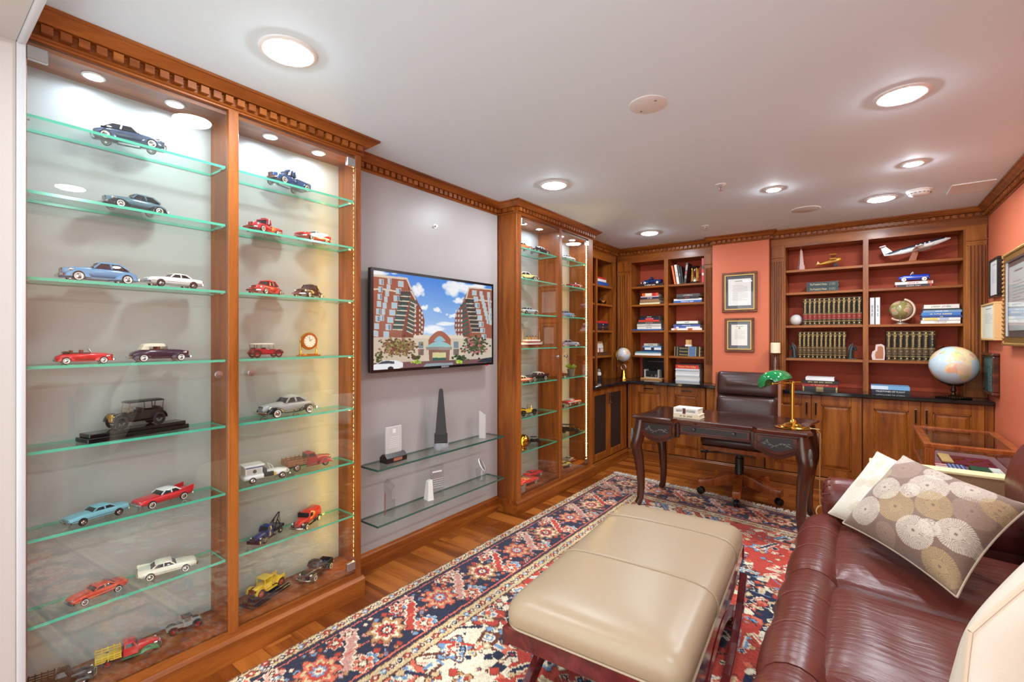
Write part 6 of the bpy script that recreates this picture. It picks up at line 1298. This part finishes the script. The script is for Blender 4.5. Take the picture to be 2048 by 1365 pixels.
part(MB().loft([rrect(-.27,.27,.24,.406,.04,4),rrect(-.275,.275,.245,.446,.04,4)]),'seat_frame',CHAIRW,t,(0,.04,0),bevel=.004)
part(cush(.56,.5,.085,.05),'seat_cushion',LEA_BRN,t,(0,.04,.447),smooth=True,angle=70)
tilt=math.radians(-82)
for s in(-1,1): part(MB().rbar((s*.268,.275,.43),(s*.262,.37,1.045),.03,.03),'back_post',CHAIRW,t,bevel=.004)
part(MB().box(-.25,.25,-.008,.008,0,.56),'back_board',CHAIRW,t,(0,.325,.49),(math.radians(-8.5),0,0))
for z,h in((.545,.285),(.832,.22)):
    part(cush(.5,h,.1,.035),'back_cushion',LEA_BRN,t,(0,.292+(z+h/2-.49)*.149,z+h/2),(math.radians(90-8.5),0,0),smooth=True,angle=70)
# ------------------------------------------------------------------ sofa
LEA_SOF=pm('burgundy_leather',(99,45,37),.31,spec=.4,bump=(1,.32,.01)); _nt=LEA_SOF.node_tree
_mp=_nt.nodes.new('ShaderNodeMapping'); _mp.inputs['Scale'].default_value=(7,46,9); _tx=[n for n in _nt.nodes if n.type=='TEX_NOISE'][0]; _tx.inputs['Distortion'].default_value=.6
_nt.links.new([n for n in _nt.nodes if n.type=='NEW_GEOMETRY'][0].outputs['Position'],_mp.inputs[0]); _nt.links.new(_mp.outputs[0],_tx.inputs['Vector'])

t=thing('leather_sofa','burgundy leather sofa with rolled cushions along the terracotta wall','sofa',(0,0,GZ)); SY=[.9,1.54,2.22,2.955]
part(MB().box(-.17,.75,.92,2.96,.07,.27),'base_frame',LEA_SOF,t,bevel=.03,seg=3,smooth=True)
for x in(-.1,.68):
    for y in(.98,2.82): part(MB().lathe([(.022,0),(.03,.07)],12,(x,y,0)),'foot',DESKZ,t)
for i in range(3):
    y0,y1=SY[i]+.004,SY[i+1]-.004; n=10
    def bul(q,amp): return amp*(1-abs(2*q-1)**4)
    # rolled front
    rings=[]
    for k in range(n+1):
        q=k/n; e=1-.10*abs(2*q-1)**6; dip=.006*math.sin(q*PI*3); rings.append([(-.155+(.105+dip)*math.cos(a)*e,y0+(y1-y0)*q,.355+.105*e*math.sin(a)) for a in[2*PI*j/18 for j in range(18)]])
    c=part(MB().loft(rings),'front_roll',LEA_SOF,t,smooth=True,angle=80)
    # seat
    nx_,ny_=14,14; top=[]; m=MB()
    for a in range(nx_+1):
        for b in range(ny_+1):
            fx,fy=a/nx_,b/ny_; x=-.115+.66*fx; y=y0+(y1-y0)*fy
            z=.405+.055*((1-abs(2*fy-1)**5)*(1-max(0,1-fx*7)**2*.75))-.03*fx+.004*math.sin(fx*26+fy*5)*math.exp(-((fy-.5)/.3)**2); top.append((x,y,z))
    N1=ny_+1; m.add(top+[(p[0],p[1],.27) for p in top],[(a*N1+b,a*N1+b+1,(a+1)*N1+b+1,(a+1)*N1+b) for a in range(nx_) for b in range(ny_)])
    bd=[(0,b) for b in range(ny_)]+[(a,ny_) for a in range(nx_)]+[(nx_,b) for b in range(ny_,0,-1)]+[(a,0) for a in range(nx_,0,-1)]
    bi=[a*N1+b for a,b in bd]; off=len(top); m.f+=[(bi[k],bi[(k+1)%len(bi)],bi[(k+1)%len(bi)]+off,bi[k]+off) for k in range(len(bi))]
    part(m,'seat_cushion',LEA_SOF,t,smooth=True,angle=70)
    for q in(.33,.66):
        pts=[(-.155+.1075*math.cos(a),y0+(y1-y0)*q,.355+.1075*math.sin(a)) for a in[math.radians(v) for v in range(40,200,12)]]; part(MB().tube(pts,.0014,5),'stitch_line',pm('leather_stitch',(128,70,60),.5),c,smooth=True)
    part(MB().loft([rrect(.4,.66,.1,0,.03)]) if False else MB().loft([[(.43+i,y0+.004,.4),(.74-i*.3,y0+.004,.4),(.72,y0+.004,.86-i),(.55+i,y0+.004,.86-i)] if False else [(.635+rx*math.cos(a)*.95+.02*math.sin(a),y0+(y1-y0)*q,.765+rz*.83*math.sin(a)) for a in[2*PI*j/18 for j in range(18)]] for q,rx,rz,i in((0,.12,.23,0),(.03,.14,.26,0),(.1,.15,.272,0),(.5,.152,.28,0),(.9,.15,.272,0),(.97,.14,.26,0),(1,.12,.23,0))]),'back_cushion',LEA_SOF,t,smooth=True,angle=80)
part(MB().loft([[(.74,.88,.1),(.815,.88,.1),(.815,.88,.9),(.78,.88,.9)],[(.74,2.96,.1),(.815,2.96,.1),(.815,2.96,.9),(.78,2.96,.9)]]),'back_frame',LEA_SOF,t,bevel=.03,seg=3,smooth=True)
for ya,sg in((3.075,1),(.79,-1)):
    rings=[]
    for x,k in((-.165,.55),(-.16,.8),(-.14,.95),(-.1,1),(.1,1.02),(.4,1),(.72,1)): rings.append([(x,ya+.105*k*math.cos(a),.5+.12*k*math.sin(a)) for a in[2*PI*j/20 for j in range(20)]])
    arm=part(MB().loft(rings),'arm_roll',LEA_SOF,t,smooth=True,angle=80)
    part(MB().box(-.12,.72,ya-.07,ya+.07,.08,.46),'arm_panel',LEA_SOF,t,bevel=.02,seg=2,smooth=True)
    for k in range(14):
        a=2*PI*k/14; part(MB().tube([(-.172,ya+.03*math.cos(a),.5+.03*math.sin(a)),(-.163,ya+.075*math.cos(a),.5+.085*math.sin(a)),(-.135,ya+.103*math.cos(a),.5+.118*math.sin(a))],[.004,.008,.003],6),'pleat',LEA_SOF,arm,smooth=True)
# ------------------------------------------------------------------ cushions
def pillow(label,cen,e1,e2,T,imgf,mat,n=190,back=(150,122,100.),rnd=0):
    e1,e2=Vector(e1),Vector(e2); nn=e2.cross(e1).normalized()
    if nn.z<0: nn=-nn
    t=thing('throw_pillow',label,'cushion',cen); a,b=np.meshgrid(np.linspace(-1,1,n),np.linspace(-1,1,n))
    h=T*np.sqrt(np.clip(1-np.abs(a)**2.6,0,1)*np.clip(1-np.abs(b)**2.6,0,1)); pin=1-.09*(1-np.abs(b)**2)*np.abs(a)**3; pin2=1-.09*(1-np.abs(a)**2)*np.abs(b)**3
    h=h*(1+.06*np.sin(a*5+b*3)*np.cos(b*6-a*2))
    A,Bv=a*pin*np.sqrt(1-rnd*b*b),b*pin2*np.sqrt(1-rnd*a*a)
    E1,E2,NN=np.array(e1),np.array(e2),np.array(nn)
    P=A[...,None]*E1/2+Bv[...,None]*E2/2+h[...,None]*NN
    me=grid_me('front_face',P,imgf(a,b)); 
    if Vector(me.polygons[len(me.polygons)//2].normal).dot(nn)<0: me.flip_normals()
    mo('front_face',me,mat,t)
    k=slice(None,None,4); ii=np.r_[0:n:4,n-1]; Q=(A[...,None]*E1/2+Bv[...,None]*E2/2-.3*h[...,None]*NN)[np.ix_(ii,ii)]
    me=grid_me('back_face',Q,np.full(Q.shape,back)); mo('back_face',me,mat,t)
    pts=[P[0,j] for j in ii]+[P[i,-1] for i in ii[1:]]+[P[-1,j] for j in ii[::-1][1:]]+[P[i,0] for i in ii[::-1][1:]]
    part(MB().tube(pts,.004,6),'seam',pm('pillow_seam',(188,168,146),.8),t,smooth=True); return t
def circ_img(base,cs,ray=True):
    def f(a,b):
        im=np.zeros(a.shape+(3,)); im[:]=base; rg=np.random.default_rng(2); im*=rg.uniform(.95,1.05,a.shape+(1,))
        for cx,cy,R,c in cs:
            r=np.hypot(a-cx,b-cy); th=np.arctan2(b-cy,a-cx); m=r<R; w=np.where(np.cos(th*52)>-.1,1,.35 if ray else .6)*m*np.where(r<R*.09,0,1); w=np.where(m&(r<R*.34)&(r>=R*.09),.85,w)
            im=im*(1-w[...,None]*.9)+np.array(c)*w[...,None]*.9
        return np.clip(im,0,255)
    return f
IV,GD,PL=(204,192,174),(172,144,98),(150,122,104)
cs=[(-.3,-.15,.3,GD),(.55,-.55,.3,PL),(-.05,-.5,.26,IV),(.35,.05,.3,IV),(.05,.3,.26,GD),(-.55,.3,.28,IV),(.7,.5,.28,IV),(-.62,-.6,.3,IV),(.3,.72,.26,PL),(-.2,.75,.27,IV),(.12,-.12,.16,IV),(.75,-.05,.2,IV),(-.8,.75,.25,GD),(.85,-.85,.25,IV),(-.85,-.1,.18,PL),(.25,-.85,.2,GD),(.6,.9,.2,GD),(-.35,.45,.15,IV)]
CLOTH=attrm('printed_pillow_cloth',.75,sheen=.3)
pillow('taupe throw pillow printed with pale radiating circles',(.21,2.53,.665),(.225,.262,.285),(.33,-.4,-.05),.1,circ_img((122,94,78),cs),CLOTH)
cw=[(random.uniform(-.9,.9),random.uniform(-.9,.9),random.uniform(.07,.14),(198,182,156)) for _ in range(46)]
pillow('ivory throw pillow with faint tan flower print behind the taupe one',(.131,2.79,.63),(.20,.25,.29),(.33,-.38,-.03),.075,circ_img((214,204,186),cw,True),CLOTH)
# ------------------------------------------------------------------ cream cushion, slim tan panel, glass-topped table
LIN=attrm('cream_linen',.85,bump=(600,.25))
pillow('large plain cream linen cushion standing upright by itself on the sofa seat',(.26,1.10,.865),(.31,.232,.315),(-.03,-.02,-.47),.075,lambda a,b:np.full(a.shape+(3,),(200,187,170.)),LIN,60,(200,187,170.),.2)
x0=at(1750,924,y=3.3).x; t=thing('tan_console_panel','slim tan console with bright cream top edge standing behind the sofa arm','console',(0,0,GZ))
part(MB().box(.04,.76,3.29,3.37,.0,.672),'panel',pm('tan_panel',(150,118,84),.55),t); part(MB().box(.035,.765,3.285,3.375,.6725,.688),'top_edge',pm('cream_edge',(240,226,170),.3),t,bevel=.003)
x0,x1,y0,y1,zt=.325,.79,4.07,4.86,.70; t=thing('display_table','glass-topped wooden display table with flag and medals on red velvet','display table',(0,0,.0)); TW=CHAIRW; h0=.52
part(MB().box(x0,x1,y0,y0+.045,zt-.03,zt).box(x0,x1,y1-.045,y1,zt-.03,zt).box(x0,x0+.045,y0+.045,y1-.045,zt-.03,zt).box(x1-.045,x1,y0+.045,y1-.045,zt-.03,zt),'top_frame',TW,t,bevel=.006,seg=2)
part(MB().box(x0+.045,x1-.045,y0+.045,y1-.045,zt-.014,zt-.009),'top_glass',GLASS,t)
for x in(x0+.03,x1-.03):
    for y in(y0+.03,y1-.03):
        pst=part(MB().box(x-.024,x+.024,y-.024,y+.024,h0-.04,zt-.03),'corner_post',TW,t); mm=MB()
        for k in(-.014,0,.014): mm.box(x+k-.004,x+k+.004,y-.027,y+.027,h0-.02,zt-.04); mm.box(x-.027,x+.027,y+k-.004,y+k+.004,h0-.02,zt-.04)
        part(mm,'reeding',TW,pst)
        zl=GZ if y<4.4 else .0005; part(MB().lathe([(.018,zl),(.026,.03),(.016,.06),(.022,.25),(.014,.4),(.028,.43),(.028,.45),(.02,h0-.04)],14,(x,y,0)),'turned_leg',TW,t,smooth=True)
part(MB().box(x0+.01,x1-.01,y0+.01,y1-.01,h0-.045,h0-.01),'lower_frame',TW,t,bevel=.004); part(MB().box(x0+.02,x1-.02,y0+.02,y1-.02,h0-.0095,h0),'velvet_bed',pm('red_velvet',(120,24,44),.9,sheen=.6),t)
for (a,b,c,d) in((x0+.054,x1-.054,y0+.012,y0+.016),(x0+.012,x0+.016,y0+.054,y1-.054),(x0+.054,x1-.054,y1-.016,y1-.012),(x1-.016,x1-.012,y0+.054,y1-.054)): part(MB().box(a,b,c,d,h0+.001,zt-.031),'side_glass',GLASS,t)
for k in range(22): mm=MB(); xx=x0+.03+k*.019; part(mm.rbar((xx,y0+.008,h0-.037),(xx+.016,y0+.008,h0-.018),.004,.006),'carved_twist',TW,t)
fz=h0+.001
fl=thing('folded_flag','folded red, white and blue flag inside the display table','flag',(x0+.13,y0+.14,fz)); 
for k in range(5): part(MB().box(-.06,.0,-.07+k*.028,-.044+k*.028,0,.018),'stripe',colm((190,40,50) if k%2==0 else (236,232,230),.7),fl)
bl=part(MB().box(.0005,.09,-.07,.07,0,.02),'blue_field',colm((40,70,140),.7),fl); sm=MB()
for i in range(4):
    for j in range(5): sm.cbox((.014+i*.02,-.056+j*.028,.0204),(.008,.01,.0008))
o=part(sm,'stars',PAPER,bl); o['kind']='stuff'
o=part(MB().box(0,.09,0,.13,0,.025),'green_box',colm((30,84,62),.5),loc=(x0+.24,y0+.07,fz)); o.name='presentation_box'; tag(o,'small green box inside the display table','box')
pl=thing('medal_plaque','maroon plaque with gold medals inside the display table','plaque',(x0+.27,y0+.42,fz)); part(MB().box(-.15,.12,-.14,.14,0,.012),'board',colm((110,20,44),.6),pl); 
for k in range(7): part(MB().lathe([(.018,.0125),(.018,.016),(0,.018)],12,(-.09+.03*k,-.06+.05*(k%3),0)),'medal',BRASS,pl,smooth=True)
part(MB().box(-.15,-.09,-.14,.14,.0125,.02),'ribbon_bar',colm((206,170,110),.6),pl)
cd=part(MB().box(0,.05,0,.2,0,.012),'card',PAPER,loc=(x0+.345,y0+.07,fz)); cd.name='white_card'; tag(cd,'white card beside the green box inside the display table','card')
# ------------------------------------------------------------------ framed documents
def frame(label,cen,ax,w,h,fw,fm,mat_c,doc,depth=.02,inner=None,lines=12,seal=None,cat='picture',glaze=True):
    """ax: 'y' hangs on a wall facing -y, 'x' on a wall facing -x"""
    t=thing('framed_document',label,cat,cen,rot=(0,0,0) if ax=='y' else (0,0,-PI/2))
    m=MB(); a,b=w/2,h/2
    m.box(-a,a,-depth,0,b-fw,b).box(-a,a,-depth,0,-b,-b+fw).box(-a,-a+fw,-depth,0,-b+fw,b-fw).box(a-fw,a,-depth,0,-b+fw,b-fw); part(m,'frame',fm,t,bevel=.003)
    if inner:
        k=fw; a2,b2=a-fw,b-fw; i=.008; m=MB().box(-a2,a2,-depth-.001,-.004,b2-i,b2).box(-a2,a2,-depth-.001,-.004,-b2,-b2+i).box(-a2,-a2+i,-depth-.001,-.004,-b2+i,b2-i).box(a2-i,a2,-depth-.001,-.004,-b2+i,b2-i); part(m,'gilt_edge',inner,t)
    q=depth-.009; part(MB().box(-a+fw,a-fw,-q,-.002,-b+fw,b-fw),'mount',mat_c,t)
    dw,dh,dc=doc; sh=part(MB().box(-dw/2,dw/2,-q-.0015,-q-.0002,-dh/2,dh/2),'letter',pm('letter_paper_%d'%int(dc[0]),dc,.7),t)
    ink=pm('ink_grey',(140,136,132),.8)
    part(MB().box(-dw*.2,dw*.25,-q-.0019,-q-.0016,dh*.4,dh*.425),'heading',ink,sh)
    for k in range(lines): part(MB().box(-dw*.3,dw*(.36-.2*((k*7)%5==0)),-q-.0019,-q-.0016,dh*(.25-.05*k),dh*(.258-.05*k)),'text_line',ink,sh)
    if seal: part(MB().lathe([(dw*.07,0),(dw*.07,-.0006)],16,(0,-q-.0015,dh*.33),'y'),'seal',colm(seal,.5),sh)
    if glaze: part(MB().box(-a+fw,a-fw,-q-.005,-q-.003,-b+fw,b-fw),'glazing',PGL,t)
    return t
PGL=glassm('picture_glass',(.98,.98,.98),1.42)
FRW=wood('frame_wood',(70,34,16),(98,52,26),(120,68,36),'z',rough=.3); GRM=pm('grey_mount',(84,84,90),.8)
frame('upper framed letter on the pillar with dark grey mount',(-1.009,5.284,1.858),'y',.332,.412,.026,FRW,GRM,(.215,.275,(228,224,218)),inner=GOLDT)
frame('lower smaller framed letter on the pillar, crest at its head',(-1.011,5.284,1.415),'y',.279,.35,.026,FRW,GRM,(.15,.215,(232,226,212)),inner=GOLDT,lines=10,seal=(190,150,90))
frame('black-framed printed sheet on the terracotta wall',(.824,5.005,1.84),'x',.29,.295,.018,pm('black_frame',(24,22,22),.3),PAPER,(.22,.24,(206,204,200)),depth=.03,lines=9,glaze=False)
frame('pale wood framed certificate on the terracotta wall',(.824,5.08,1.51),'x',.46,.285,.016,pm('pale_frame',(214,176,116),.5),pm('cream_mount',(222,218,200),.8),(.4,.24,(226,224,206)),depth=.05,lines=7,glaze=False)
t=thing('carved_plaque','green patinated relief plaque in a dark scrolled wooden frame','plaque',(.824,5.14,1.11)); 
part(MB().box(-.03,0,-.17,.17,-.15,.15),'panel',pm('patina_green',(84,110,100),.5,bump=(40,1,.01)),t); part(MB().box(-.045,0,-.195,.195,.135,.16).box(-.045,0,-.195,.195,-.16,-.135).box(-.04,0,-.19,-.165,-.135,.135).box(-.04,0,.165,.19,-.135,.135),'frame',DESKW,t,bevel=.008,seg=2)
t=frame('large gilt-framed illuminated certificate on the terracotta wall',(.824,4.28,1.645),'x',.64,.61,.05,pm('gilt_frame',(150,112,58),.35,.6),pm('taupe_mount',(110,98,90),.8),(.44,.42,(214,218,212)),depth=.04,inner=STEEL,lines=8)
bd=MB()
for k in range(46): a=.32-.64*(k%23)/22.0; bd.sphere((a,-.042,(-.3 if k<23 else .3)),.011,6,4)
for k in range(42): bd.sphere(((-.315 if k<21 else .315),-.042,-.29+.58*(k%21)/20),.011,6,4)
o=part(bd,'beading',pm('gilt_frame',(150,112,58),.35,.6),t,smooth=True); o['kind']='stuff'
